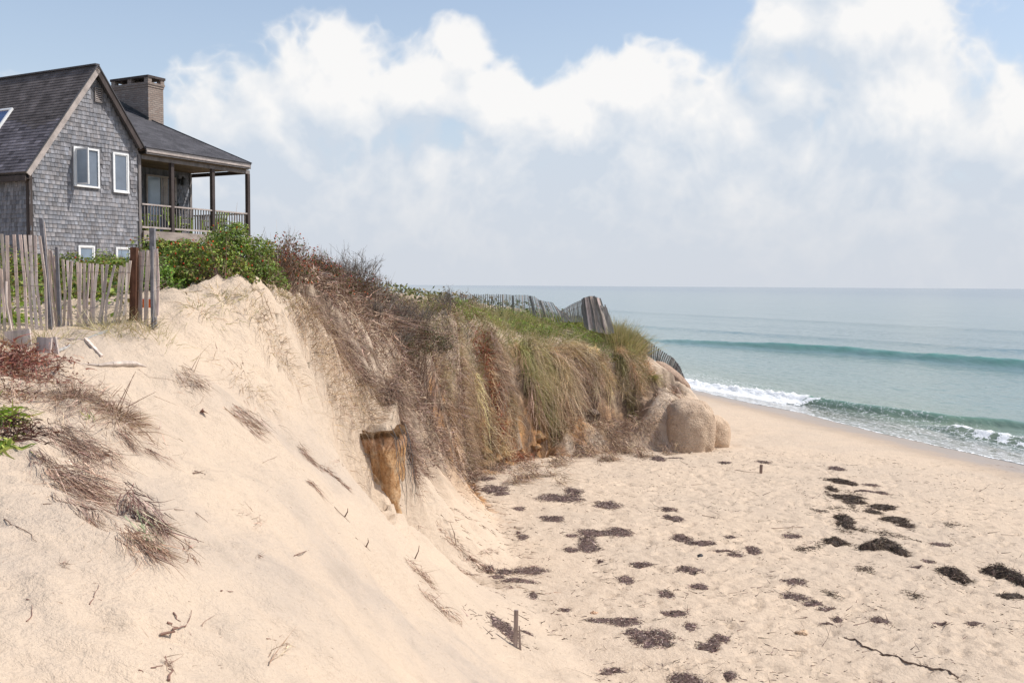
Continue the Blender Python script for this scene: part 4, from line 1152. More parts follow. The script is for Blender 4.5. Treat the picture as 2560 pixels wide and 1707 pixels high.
bp = [(1712, 690), (1752, 730), (1800, 738), (1872, 745), (1920, 780), (1985, 840), (2035, 900), (2075, 960), (2110, 1010), (2150, 1060)]
for k in range(36):
    s = k / 35 * (len(tp) - 1.001); i = int(s); f_ = s - i
    T_ = (tp[i][0] * (1 - f_) + tp[i + 1][0] * f_, tp[i][1] * (1 - f_) + tp[i + 1][1] * f_ + fr2.uniform(-4, 4)); B_ = (bp[i][0] * (1 - f_) + bp[i + 1][0] * f_, bp[i][1] * (1 - f_) + bp[i + 1][1] * f_ + 8)
    picket(rr, lr, zA(*T_), zA(*B_), 38.6, 38.5, M_PICKET_DK, .068, .006, tint=fr2.uniform(.45, .8))
for q in (.25, .7):
    wire(rr, lr, [(*zA(a[0] + (c[0] - a[0]) * q, a[1] + (c[1] - a[1]) * q), 38.45) for a, c in zip(tp, bp)], .006, M_PICKET_DK)

# ================================================================== SAND BAGS AND CLAY
def bag_material():
    m = bpy.data.materials.new('sand_bag'); m.use_nodes = True
    t = m.node_tree; t.nodes.clear(); N = NT(t); tcn = N.n('ShaderNodeTexCoord'); o_ = tcn.outputs['Object']
    c = N.mix(N.ramp(N.noise(o_, 2.2, 5, .6), .3, .7), (.66, .53, .40), (.54, .42, .315))
    v = N.n('ShaderNodeTexVoronoi'); N.put(v.inputs['Vector'], o_); v.inputs['Scale'].default_value = 24
    c = N.mix(N.ramp(v.outputs['Distance'], .25, .6, 0, .35), c, (.24, .17, .12))
    c = N.mix(N.ramp(N.noise(o_, 5.0, 5, .7), .58, .68, 0, .6), c, (.15, .10, .07))
    c = N.mix(1.0, c, N.attr('tint'), 'MULTIPLY')
    p = N.n('ShaderNodeBsdfPrincipled'); p.inputs['Roughness'].default_value = .95; p.inputs['Specular IOR Level'].default_value = .1
    N.put(p.inputs['Base Color'], c)
    N.put(p.inputs['Normal'], N.bump(N.math('ADD', N.math('MULTIPLY', v.outputs['Distance'], .5), N.noise(o_, 12, 4, .6)), .035))
    t.links.new(p.outputs[0], N.n('ShaderNodeOutputMaterial').inputs[0]); return m
M_BAG = bag_material()
def bag(center, r, rot, label, seed, tint=(1, 1, 1), tilt=(0, 0), power=2.6, name='sand_bag'):
    nu, nv = 56, 34
    th = np.linspace(0, 2 * np.pi, nu, endpoint=False); ph = np.linspace(-np.pi / 2, np.pi / 2, nv)
    T, Pp = np.meshgrid(th, ph)
    sg = lambda x: np.sign(x) * np.abs(x) ** (2 / power)
    x = sg(np.cos(Pp)) * sg(np.cos(T)); y = sg(np.cos(Pp)) * sg(np.sin(T)); z = sg(np.sin(Pp))
    d_ = 1 + (.12 * fbm(np.cos(T) * 1.1 + seed, np.sin(T) * 1.1 + Pp * .9, 3) + .05 * fbm(np.cos(T) * 4 + seed, np.sin(T) * 4 + Pp * 4, 3)) * np.cos(Pp) ** .5
    V = np.stack([x * r[0] * d_, y * r[1] * d_, z * r[2] * d_], -1).reshape(-1, 3)
    i = np.arange(nu * nv).reshape(nv, nu); j = np.roll(i, -1, 1)
    Q = np.stack([i[:-1], j[:-1], j[1:], i[1:]], -1).reshape(-1, 4)
    o = link(name, npmesh(name, V, Q, col=np.tile(tint, (len(V), 1)), smooth=True), None, M_BAG)
    o.location = center; o.rotation_euler = (tilt[0], tilt[1], rot); tag(o, label, 'sand bag', 'large sand bags at the foot of the bluff'); return o
def bag_at(px, py, Y, r, *a, **k):
    return bag(at(px, py, Y), r, *a, **k)
bag_at(1722, 1076, 34.3, (.84, .85, 1.10), .1, 'large upright sand bag at the beach corner of the bluff', 1.0, (1.0, .96, .93), power=2.9)
bag_at(1662, 1085, 34.7, (.50, .6, 1.0), .3, 'narrower sand bag wedged left of the large upright one', 4.0, (.98, .93, .88))
bag_at(1785, 1090, 35.0, (.55, .6, .75), .2, 'low sand bag half buried at the right of the large upright one', 7.0, (1.1, 1.05, 1.0), power=2.3)
bag_at(1678, 944, 38.1, (.90, .52, .33), -.1, 'brown sand bag slumped under the curling dark fence', 9.0, (.72, .66, .66), tilt=(0, math.radians(39)), power=2.3)

def clay_material():
    m = bpy.data.materials.new('orange_clay'); m.use_nodes = True
    t = m.node_tree; t.nodes.clear(); N = NT(t); tcn = N.n('ShaderNodeTexCoord'); o_ = tcn.outputs['Object']
    st = N.noise(N.scalev(o_, (4, 4, 3.4)), 2.2, 6, .8)
    c = N.mix(N.ramp(st, .3, .7), (.36, .18, .075), (.60, .385, .21))
    c = N.mix(N.ramp(N.noise(o_, 3, 4, .6), .5, .68, 0, .8), c, (.58, .43, .28))
    c = N.mix(N.ramp(N.noise(N.scalev(o_, (6, 6, 2)), 4, 4, .6), .6, .7, 0, .7), c, (.13, .075, .045))
    c = N.mix(1.0, c, N.attr('tint'), 'MULTIPLY')
    p = N.n('ShaderNodeBsdfPrincipled'); p.inputs['Roughness'].default_value = .95; p.inputs['Specular IOR Level'].default_value = .1
    N.put(p.inputs['Base Color'], c); N.put(p.inputs['Normal'], N.bump(N.math('ADD', st, N.noise(o_, 16, 4, .7)), .05))
    t.links.new(p.outputs[0], N.n('ShaderNodeOutputMaterial').inputs[0]); return m
M_CLAY = clay_material()
def clay_block(px0, px1, pyt, pyb, Y, depth, label, name, seed, cap=False, mat=M_CLAY, cat='clay bank'):
    A = at((px0 + px1) / 2, pyb, Y); B = at((px0 + px1) / 2, pyt, Y); hh = B[2] - A[2]; w = (px1 - px0) / F * Y
    nu, nv = 64, 40; th = np.linspace(0, 2 * np.pi, nu, endpoint=False)
    V, C_ = [], []
    for j in range(nv):
        f_ = j / (nv - 1); zz = -.3 + (hh + .3) * min(1, f_ / .86); sh = 1.0 if f_ < .86 else max(0.02, 1 - ((f_ - .86) / .14) ** 2)
        flare = 1 + .25 * (1 - min(1, f_ / .3)) ** 2
        for t_ in th:
            cx, cy = math.cos(t_), math.sin(t_)
            q = (abs(cx) ** 3 + abs(cy) ** 3) ** (-1 / 3)
            V.append((cx * q * w / 2 * sh * flare, cy * q * depth / 2 * sh * flare, zz))
            c_ = (.3, .28, .27) if cap and f_ > .80 else ((.95, .95, 1.1) if f_ > .7 else (1, 1, 1)); C_.append(c_)
    V = np.array(V); ang = np.tile(th, nv)
    n_ = fbm(np.cos(ang) * 2.2 + seed + 4, np.sin(ang) * 2.2 + V[:, 2] * .9, 4, .6) * .17 + fbm(np.cos(ang) * 5 + V[:, 2] * 3, np.sin(ang) * 5 + seed, 3) * .035
    V[:, 0] *= 1 + n_ / max(w / 2, .2); V[:, 1] *= 1 + n_ / max(depth / 2, .2);     V[:, 2] += fbm(V[:, 0] * 4 + seed, V[:, 1] * 4, 3) * .05
    i = np.arange(nu * nv).reshape(nv, nu); j = np.roll(i, -1, 1)
    Q = np.stack([i[:-1], j[:-1], j[1:], i[1:]], -1).reshape(-1, 4)
    o = link(name, npmesh(name, V, Q, col=np.array(C_), smooth=True), None, mat); o.location = A; tag(o, label, cat); return o
clay_block(899, 1003, 1068, 1266, 18.05, 1.4, 'orange clay column with a dark soil cap jutting from the sand slope', 'clay_column', 2.0, cap=True)
def lump(px, py, r, label, seed, tint=(1, 1, 1), mat=M_CLAY, name='clay_lump', cat='clay lump', group=None, flat=.6):
    p = hit(px, py); nu, nv = 18, 12; T, Pp = np.meshgrid(np.linspace(0, 2 * np.pi, nu, endpoint=False), np.linspace(-np.pi / 2, np.pi / 2, nv))
    d_ = 1 + .8 * fbm(np.cos(T) * 1.6 + seed, np.sin(T) * 1.6 + Pp * 1.5, 4, .65)
    V = np.stack([np.cos(Pp) * np.cos(T) * r * d_ * 1.2, np.cos(Pp) * np.sin(T) * r * d_, np.sin(Pp) * r * d_ * flat], -1).reshape(-1, 3)
    i = np.arange(nu * nv).reshape(nv, nu); j = np.roll(i, -1, 1)
    o = link(name, npmesh(name, V, np.stack([i[:-1], j[:-1], j[1:], i[1:]], -1).reshape(-1, 4), col=np.tile(tint, (len(V), 1)), smooth=True), None, mat)
    o.location = (p[0], p[1], p[2] + r * .05); tag(o, label, cat, group); return o
for k, (px, py, r, lab) in enumerate([(1240, 1150, .17, 'rough orange clay lump at the left of the bluff foot heap'), (1270, 1162, .13, 'orange clay lump lying lowest in the bluff foot heap'),
        (1342, 1100, .20, 'tall orange clay lump standing under the hanging grass'), (1300, 1140, .16, 'orange clay lump in the middle of the bluff foot heap'),
        (1395, 1135, .10, 'small orange clay lump at the right end of the bluff foot'), (1340, 1125, .15, 'broad orange clay lump between the tall lump and the beach'),
        (1215, 1130, .13, 'orange clay lump beside the brown twigs at the bluff foot')]):
    lump(px, py, r, lab, k * 3.1, (.9, .85, .8) if k % 2 else (1, .95, .9), flat=1.1 if k == 2 else .7)

# ================================================================== VEGETATION
def leaf_material(name, tr=.35, rough=.55, spec=.25, var=.3):
    m = bpy.data.materials.new(name); m.use_nodes = True
    t = m.node_tree; t.nodes.clear(); N = NT(t)
    c = N.attr('tint')
    nz = N.noise(N.n('ShaderNodeNewGeometry').outputs['Position'], 3.0, 3, .6)
    c = N.mix(1.0, c, N.mix(nz, (1 - var,) * 3, (1 + var,) * 3), 'MULTIPLY')
    p = N.n('ShaderNodeBsdfPrincipled'); N.put(p.inputs['Base Color'], c)
    p.inputs['Roughness'].default_value = rough; p.inputs['Specular IOR Level'].default_value = spec
    trn = N.n('ShaderNodeBsdfTranslucent'); N.put(trn.inputs[0], N.mix(1.0, c, (1.2, 1.25, .8), 'MULTIPLY'))
    ms = N.n('ShaderNodeMixShader'); ms.inputs[0].default_value = tr
    t.links.new(p.outputs[0], ms.inputs[1]); t.links.new(trn.outputs[0], ms.inputs[2])
    t.links.new(ms.outputs[0], N.n('ShaderNodeOutputMaterial').inputs[0]); return m
M_GRASS = leaf_material('grass_blade', .22, .7, .12)
M_LEAF = leaf_material('green_leaf', .30, .5, .3)
M_TWIG = leaf_material('dry_twig', .0, .85, .08)
M_DEADLEAF = leaf_material('dead_leaf', .15, .7, .15)

def pal(n, cols, w=None, jit=.18, r=rng):
    c = np.array(cols)[r.choice(len(cols), n, p=None if w is None else np.array(w) / sum(w))]
    return c * np.exp(r.normal(0, jit, (n, 1))) * np.exp(r.normal(0, .04, (n, 3)))

def strands(root, dirn, L, wid, droop, cols, nseg=3, curl=.1, ground=None, tipcol=None, kink=0.0, r=rng):
    """many tapering blades as ribbons; returns V, Q, C"""
    n = len(root); k = nseg + 1
    t = np.linspace(0, 1, k)[None, :, None]
    L = np.broadcast_to(np.asarray(L, float), (n,))[:, None, None]; dr = np.broadcast_to(np.asarray(droop, float), (n,))[:, None, None]
    d = dirn / np.linalg.norm(dirn, axis=1)[:, None]
    bend = r.normal(0, curl, (n, 1, 3))
    P = root[:, None] + d[:, None] * L * t + bend * L * t ** 2
    P[:, :, 2:3] -= dr * L * t ** 2
    if kink: P[:, 1:] += r.normal(0, kink, (n, k - 1, 3)) * L
    if ground is not None:
        h = H(P[..., 0], P[..., 1]) + ground
        P[..., 2] = np.maximum(P[..., 2], h)
    side = np.cross(d, r.normal(0, 1, (n, 3))); side /= np.linalg.norm(side, axis=1)[:, None] + 1e-9
    w = np.broadcast_to(np.asarray(wid, float), (n,))[:, None, None] * (1 - t * .82) / 2
    V = np.stack([P - side[:, None] * w, P + side[:, None] * w], 2).reshape(-1, 3)
    b = (np.arange(n) * k * 2)[:, None]
    i = np.arange(nseg)[None] * 2
    Q = np.stack([b + i, b + i + 1, b + i + 3, b + i + 2], -1).reshape(-1, 4)
    C = np.repeat(cols[:, None], k * 2, 1)
    if tipcol is not None:
        tt = np.repeat(t.reshape(-1), 2)[None, :, None]; C = C * (1 - tt * .6) + np.asarray(tipcol)[None, None] * tt * .6
    return V, Q, C.reshape(-1, 3)

def leaves(pos, nrm, size, cols, aspect=.55, r=rng):
    """folded diamond leaves"""
    n = len(pos); a = r.normal(0, 1, (n, 3)); nrm = nrm / (np.linalg.norm(nrm, axis=1)[:, None] + 1e-9)
    x = np.cross(nrm, a); x /= np.linalg.norm(x, axis=1)[:, None] + 1e-9; y = np.cross(nrm, x)
    s = np.broadcast_to(np.asarray(size, float), (n,))[:, None]
    V = np.stack([pos - x * s * .5, pos + y * s * aspect * .5 + nrm * s * .1, pos + x * s * .5, pos - y * s * aspect * .5 + nrm * s * .1], 1).reshape(-1, 3)
    b = (np.arange(n) * 4)[:, None]
    Q = np.concatenate([b + 0, b + 1, b + 2, b + 3], 1)
    return V, Q, np.repeat(cols, 4, 0)

def merge(parts):
    V, Q, C = [], [], []; o = 0
    for v, q, c in parts:
        V.append(v); Q.append(q + o); C.append(c); o += len(v)
    return np.concatenate(V), np.concatenate(Q), np.concatenate(C)
def vobj(name, parts, mat, parent=None, origin=None):
    V, Q, C = merge(parts)
    if origin is not None: V = V - np.asarray(origin)
    o = link(name, npmesh(name, V, Q, col=C), parent, mat)
    if origin is not None and parent is None: o.location = origin
    return o

def branches(rootp, n_main, L, r0, depth, spread, up, rr, cols):
    """bare shrub: forked tapering twigs as three sided prisms"""
    segs = []
    def grow(p, d, l, rad, dep):
        q = p; steps = 3
        for i in range(steps):
            d = d + np.array([rr.gauss(0, .14), rr.gauss(0, .14), rr.gauss(0, .10) + up]); d = d / np.linalg.norm(d)
            q2 = q + d * l / steps; ra = rad * (1 - .25 * i / steps); segs.append((q, q2, ra, rad * (1 - .25 * (i + 1) / steps)))
            q = q2
            if dep > 0 and (i > 0 or dep < depth):
                for _ in range(rr.choice((1, 1, 2))):
                    e = d + np.array([rr.gauss(0, spread), rr.gauss(0, spread), rr.gauss(0, spread * .6)]); e /= np.linalg.norm(e)
                    grow(q, e, l * rr.uniform(.45, .72), rad * .58, dep - 1)
    for _ in range(n_main):
        a = rr.uniform(0, 6.28); tl = rr.uniform(.1, .75)
        d = np.array([math.cos(a) * tl, math.sin(a) * tl, 1.0]); d /= np.linalg.norm(d)
        grow(np.array(rootp, float) + np.array([rr.gauss(0, .08), rr.gauss(0, .08), -.05]), d, L * rr.uniform(.7, 1.1), r0, depth)
    A = np.array([s[0] for s in segs]); B = np.array([s[1] for s in segs]); ra = np.array([s[2] for s in segs]); rb_ = np.array([s[3] for s in segs])
    d = B - A; d /= np.linalg.norm(d, axis=1)[:, None] + 1e-9
    x = np.cross(d, [.3, .2, .93]); x /= np.linalg.norm(x, axis=1)[:, None] + 1e-9; y = np.cross(d, x)
    V = []
    for P_, R_ in ((A, ra), (B, rb_)):
        for k in range(3):
            t = k * 2 * math.pi / 3; V.append(P_ + (x * math.cos(t) + y * math.sin(t)) * R_[:, None])
    V = np.stack(V, 1).reshape(-1, 3); b = (np.arange(len(segs)) * 6)[:, None]
    Q = np.concatenate([np.concatenate([b + k, b + (k + 1) % 3, b + 3 + (k + 1) % 3, b + 3 + k], 1) for k in range(3)])
    C = np.repeat(pal(len(segs), cols, jit=.15), 6, 0)
    return (V, Q, C), B

BROWN = [(.26, .175, .13), (.17, .11, .085), (.36, .25, .18), (.46, .34, .25), (.29, .21, .175)]
TAN = [(.56, .415, .27), (.45, .32, .21), (.64, .51, .34), (.34, .23, .155), (.50, .375, .28)]
OLIVE = [(.33, .305, .135), (.42, .37, .19), (.24, .235, .09), (.52, .45, .27)]
GREEN = [(.14, .19, .045), (.19, .245, .06), (.10, .145, .035), (.25, .29, .10)]

EDG = np.array(EDGE); _sl = np.concatenate([[0], np.cumsum(np.hypot(*np.diff(EDG, axis=0).T))])
def edge_pt(s):
    x = np.interp(s, _sl, EDG[:, 0]); y = np.interp(s, _sl, EDG[:, 1]); e = .05
    dx = np.interp(s + e, _sl, EDG[:, 0]) - np.interp(s - e, _sl, EDG[:, 0]); dy = np.interp(s + e, _sl, EDG[:, 1]) - np.interp(s - e, _sl, EDG[:, 1])
    l = np.hypot(dx, dy) + 1e-9
    return x, y, dy / l, -dx / l        # point and outward (beachward) normal
SLEN = _sl[-1]

def on_ground(x, y, z=0.0):
    return np.stack([x, y, H(x, y) + z], -1)

# ---- 1. matted brown growth over the face and the upland behind the spine (nobody could count it)
def scatter_edge(n, off_lo, off_hi, s0=0.0, s1=1.0, r=rng):
    s = r.uniform(s0 * SLEN, s1 * SLEN, n); x, y, nx, ny = edge_pt(s); o = r.uniform(off_lo, off_hi, n)
    return x + nx * o, y + ny * o, nx, ny, s / SLEN, o
parts = []
n = 30000
x, y, nx, ny, s, o = scatter_edge(n, -2.2, 1.15, .0, .66)
keep = (fbm(x * .9, y * .9, 3) > -.10 - .3 * (o < 0.2) + .12 * (o > .5)) & (rng.random(n) < np.clip(1.25 - np.maximum(o, 0) * .75, 0, 1)) & (rng.random(n) < np.where((s > .42) & (o < -.4), .45, 1))
_d, _p, _s = seg_dist(x, y, SPN_); keep &= (_s > 0) | (y > 20)
x, y, nx, ny, s, o = [a[keep] for a in (x, y, nx, ny, s, o)]; n = len(x)
hgt = rng.uniform(0, 1, n) ** 1.6 * (.42 + .15 * np.sin(s * 40)) * np.where(o > .5, .5, 1)
root = on_ground(x, y, 0); root[:, 2] += hgt
dirn = np.stack([nx * .2 + rng.normal(0, .9, n), ny * .2 + rng.normal(0, .9, n), rng.normal(.05, .6, n)], -1)
parts.append(strands(root, dirn, rng.uniform(.10, .38, n), rng.uniform(.008, .024, n), rng.uniform(0, .4, n), pal(n, BROWN, jit=.33), 3, .28, ground=.01, kink=.07))
m_ = rng.random(n) < .18
parts.append(leaves(root[m_] + rng.normal(0, .06, (m_.sum(), 3)), rng.normal(0, 1, (m_.sum(), 3)), rng.uniform(.02, .05, m_.sum()), pal(m_.sum(), [(.16, .10, .06), (.10, .13, .035), (.30, .05, .03), (.2, .14, .07)], [5, 2.0, 1.2, 3])))
o_ = vobj('undergrowth', parts, M_TWIG); tag(o_, 'matted brown twigs and vines over the upper face of the bluff', 'undergrowth', kind='stuff')

# ---- 2. hanging dead grass along the lip
def curtain(s0, s1, n, Lr, name, label, cols, seed, out=(.15, .9), lift=(.0, .45), w=(.010, .022), off=(-.5, .55), kind='stuff', cat='grass', group=None, mat=M_GRASS, thin=False, per=75):
    r = np.random.default_rng(seed)
    x, y, nx, ny, s, o = scatter_edge(n, off[0], off[1], s0, s1, r)
    if thin: k = (fbm(s * SLEN * .8 + 7, o * .8, 3) + fbm(s * SLEN * 2.4, o * 1.5 + 4, 2) * .6) > .06; x, y, nx, ny, s, o = [q[k] for q in (x, y, nx, ny, s, o)]; n = len(x)
    # blades grow in separate tufts, each with its own lean, length and colour
    nt = max(6, int(n / per)); ti = r.integers(0, len(x), nt); own = r.integers(0, nt, n); ci = ti[own]
    x = x[ci] + r.normal(0, .09, n); y = y[ci] + r.normal(0, .09, n); nx, ny = nx[ci], ny[ci]
    lf = r.uniform(*lift, nt)[own]; root = on_ground(x, y, 0); root[:, 2] += lf * r.uniform(.6, 1, n)
    tl = r.normal(0, .45, nt)[own] + r.normal(0, .30, n); to = r.uniform(*out, nt)[own] * r.uniform(.5, 1.4, n)
    tx, ty = -ny, nx
    dirn = np.stack([nx * to + tx * tl, ny * to + ty * tl, r.uniform(-.2, .9, nt)[own] + r.normal(0, .25, n)], -1)
    L = r.uniform(*Lr, nt)[own] * r.uniform(.45, 1.15, n)
    tone = pal(nt, cols, jit=.22, r=r)[own] * np.exp(r.normal(0, .16, (n, 1)))
    V = strands(root, dirn, L, r.uniform(*w, n), r.uniform(.4, 1.5, n), tone, 5, .17, ground=.015, r=r, kink=.02)
    ob = vobj(name, [V], mat); tag(ob, label, cat, group, kind); return ob
curtain(.40, 1.0, 19000, (.18, .60), 'hanging_grass', 'tan dead grass hanging over the whole lip of the bluff', TAN + BROWN[2:] + OLIVE[3:], 31, off=(-.3, .35), thin=True, lift=(0, .15))
clumps = [(.50, .56, 1800, 'curtain of dead grass hanging furthest left over the orange clay face', BROWN + TAN), (.60, .66, 2000, 'brown tuft of dead grass left of the dark hollow in the bluff', BROWN[2:] + TAN),
          (.705, .765, 3600, 'long olive and tan grass curtain falling lowest over the bluff face', TAN + OLIVE), (.775, .83, 3400, 'pinkish brown grass mane right of the longest grass curtain', [(.33, .23, .18), (.26, .17, .13), (.40, .31, .22)] + TAN),
          (.85, .90, 2300, 'shaggy brown grass tuft above the dark stone hollow', TAN + BROWN[2:4] + OLIVE[:1]), (.925, .99, 3000, 'grass mop hanging at the right end of the bluff lip', TAN + OLIVE[1:3])]
for i, (a, b_, n, lab, cols) in enumerate(clumps):
    curtain(a, b_, n, (.55, 1.1) if i in (2, 3) else (.3, .65), 'grass_clump', lab, cols, 50 + i, out=(.3, 1.0), lift=(.05, .35), off=(-.25, .5), kind=None, cat='grass clump', group='large grass clumps hanging over the bluff')

# ---- 3. standing grass and low green plants on the top
def top_grass(n, s0, s1, o0, o1, Lr, cols, seed, name, label, w=(.008, .016), lean=.35, cond=None, tip=(.42, .36, .22)):
    r = np.random.default_rng(seed); x, y, nx, ny, s, o = scatter_edge(n, o0, o1, s0, s1, r)
    if cond is not None:
        k = cond(x, y, s, o, r); x, y, nx, ny, s, o = [q[k] for q in (x, y, nx, ny, s, o)]
    n = len(x); root = on_ground(x, y, -.03)
    dirn = np.stack([r.normal(.25, lean, n), r.normal(-.1, lean, n), np.ones(n)], -1)
    ob = vobj(name, [strands(root, dirn, r.uniform(*Lr, n), r.uniform(*w, n), r.uniform(.1, .6, n), pal(n, cols, jit=.2, r=r), 3, .12, tipcol=tip, r=r)], M_GRASS)
    tag(ob, label, 'grass', kind='stuff')
top_grass(26000, .36, 1.0, -3.6, -.05, (.28, .62), OLIVE + GREEN[:2] + TAN[:1], 61, 'beach_grass', 'olive green beach grass standing on the top of the bluff', cond=lambda x, y, s, o, r: (fbm(x * .7 + 3, y * .7, 3) > -.25) & (r.random(len(x)) < .35 + .8 * smooth(s, .36, .6)))
top_grass(9000, .1, .6, -7, -1.5, (.2, .5), TAN + BROWN + OLIVE[:1], 62, 'dry_grass', 'dry brown grass on the upland behind the bare twigs')
def leafy(n, s0, s1, o0, o1, h, cols, seed, name, label, thr, sz=(.035, .075)):
    r = np.random.default_rng(seed); x, y, nx, ny, s, o = scatter_edge(n, o0, o1, s0, s1, r)
    k = fbm(x * .6 + 30 + seed, y * .6, 3) > thr; x, y = x[k], y[k]; n = len(x)
    p = on_ground(x, y, 0); p[:, 2] += h * r.random(n) ** .5 * (.7 + .6 * fbm(x * 2, y * 2, 2))
    nr = r.normal(0, .6, (n, 3)) + [.2, -.2, .8]
    ob = vobj(name, [leaves(p, nr, r.uniform(*sz, n), pal(n, cols, jit=.25, r=r), .6, r)], M_LEAF); tag(ob, label, 'ground cover', kind='stuff')
leafy(30000, .48, .97, -4.2, -.7, .36, [(.20, .29, .045), (.27, .35, .07), (.12, .19, .035), (.33, .36, .09)], 71, 'leafy_ground_cover', 'low bright green leafy plants along the far fence on the bluff top', -.12)
leafy(5000, .70, .95, -1.2, .1, .3, [(.15, .22, .05), (.10, .16, .03), (.23, .27, .09)], 72, 'leafy_ground_cover', 'bright green leaves creeping to the lip of the bluff', .12)
# the tall grass tuft at the very end of the bluff
r = np.random.default_rng(81); c0 = at(1552, 880, 37.3); n = 3000
x = c0[0] + r.normal(0, .33, n); y = c0[1] + r.normal(0, .35, n); root = on_ground(x, y, -.03); h0 = c0[2] + .1
root[:, 2] = np.maximum(root[:, 2], h0 - r.uniform(.1, .3, n))
dirn = np.stack([(x - c0[0]) * .9 + r.normal(.12, .12, n), (y - c0[1]) * .7 + r.normal(0, .15, n), np.ones(n)], -1)
ob = vobj('grass_tuft', [strands(root, dirn, r.uniform(.7, 1.25, n), r.uniform(.010, .018, n), r.uniform(.15, .6, n), pal(n, OLIVE + TAN[:3] + GREEN[:1], jit=.2, r=r), 4, .08, tipcol=(.40, .36, .2), r=r)], M_GRASS, origin=c0)
tag(ob, 'tall pale green beach grass tuft right of the bunched fence panel', 'grass tuft')
def tuft(px, py, Y, n, Lr, cols, label, seed, sp=.15, wid=(.006, .012), droop=(.1, .6), lean=(0, 0), mat=M_GRASS, name='grass_tuft', cat='grass tuft', onground=True, tip=None, fan=1.6, group=None):
    r = np.random.default_rng(seed); c = hit(px, py) if Y is None else at(px, py, Y)
    x = c[0] + r.normal(0, sp, n); y = c[1] + r.normal(0, sp, n); root = on_ground(x, y, -.02) if onground else np.stack([x, y, np.full(n, c[2])], -1)
    dirn = np.stack([(x - c[0]) / sp * .3 * fan + r.normal(lean[0], .3, n), (y - c[1]) / sp * .3 * fan + r.normal(lean[1], .3, n), np.ones(n) * r.uniform(.5, 1, n)], -1)
    ob = vobj(name, [strands(root, dirn, r.uniform(*Lr, n), r.uniform(*wid, n), r.uniform(*droop, n), pal(n, cols, jit=.2, r=r), 4, .08, ground=.006, tipcol=tip, r=r)], mat, origin=c)
    tag(ob, label, cat, group); return ob

# fallen turf and roots at the bluff foot
r = np.random.default_rng(91); parts = []; n = 11000
x, y, nx, ny, s, o = scatter_edge(n, 1.3, 3.3, .45, 1.0, r); k = fbm(x * 1.1, y * 1.1, 3) > np.where(s < .72, .18, -.08) + .2 * (o > 2.4); x, y, nx, ny, o = [q[k] for q in (x, y, nx, ny, o)]; n = len(x)
root = on_ground(x, y, .02); root[:, 2] += r.random(n) ** 2 * .35
parts.append(strands(root, np.stack([nx + r.normal(0, .9, n), ny + r.normal(0, .9, n), r.normal(-.2, .6, n)], -1), r.uniform(.15, .55, n), r.uniform(.008, .018, n), r.uniform(.2, 1, n), pal(n, BROWN + TAN[:2], jit=.28, r=r), 3, .2, ground=.012, r=r))
ob = vobj('fallen_turf_debris', parts, M_TWIG); tag(ob, 'tangled fallen turf and roots along the foot of the bluff', 'debris', kind='stuff')
for i, (px, py, lab, cols, sd) in enumerate([(1265, 1125, 'rust red dead creeper heaped on the orange clay lumps', [(.30, .09, .045), (.22, .07, .04), (.36, .16, .08)], 201),
        (1165, 1130, 'grey brown dead brushwood sprawled at the left of the bluff foot', BROWN, 202), (1085, 1070, 'thin dead brush on the sand below the orange face', BROWN, 203),
        (1225, 905 + 30, 'red leaved creeper patch on the bluff face left of the long grass', [(.33, .055, .03), (.25, .06, .03)], 204), (1470, 1020, 'dead brush hanging around the dark stone in the bluff', TAN[:2] + BROWN, 205),
        (1560, 1080, 'grey brown root tangle beside the sand bags', BROWN + TAN[1:2], 206), (1400, 1080, 'matted straw lying left of the root tangle at the bluff foot', TAN, 207)]):
    r = np.random.default_rng(sd); c = hit(px, py, 16); n = 700; sp = .38 if i not in (3,) else .25
    x = c[0] + r.normal(0, sp, n); y = c[1] + r.normal(0, sp * .8, n); rt = on_ground(x, y, .0); rt[:, 2] += r.random(n) ** 1.5 * .32
    ob = vobj('dead_brush', [strands(rt, np.stack([r.normal(0, 1, n), r.normal(0, 1, n), r.normal(.1, .7, n)], -1), r.uniform(.12, .5, n), r.uniform(.008, .018, n), r.uniform(.1, .8, n), pal(n, cols, jit=.25, r=r), 3, .25, ground=.01, r=r)], M_TWIG, origin=c)
    tag(ob, lab, 'dead brush')
lump(1480, 1035, .20, 'dark round stone set in the bluff face below the hanging grass', 33.0, (.42, .40, .42), M_BAG, 'stone', 'stone')

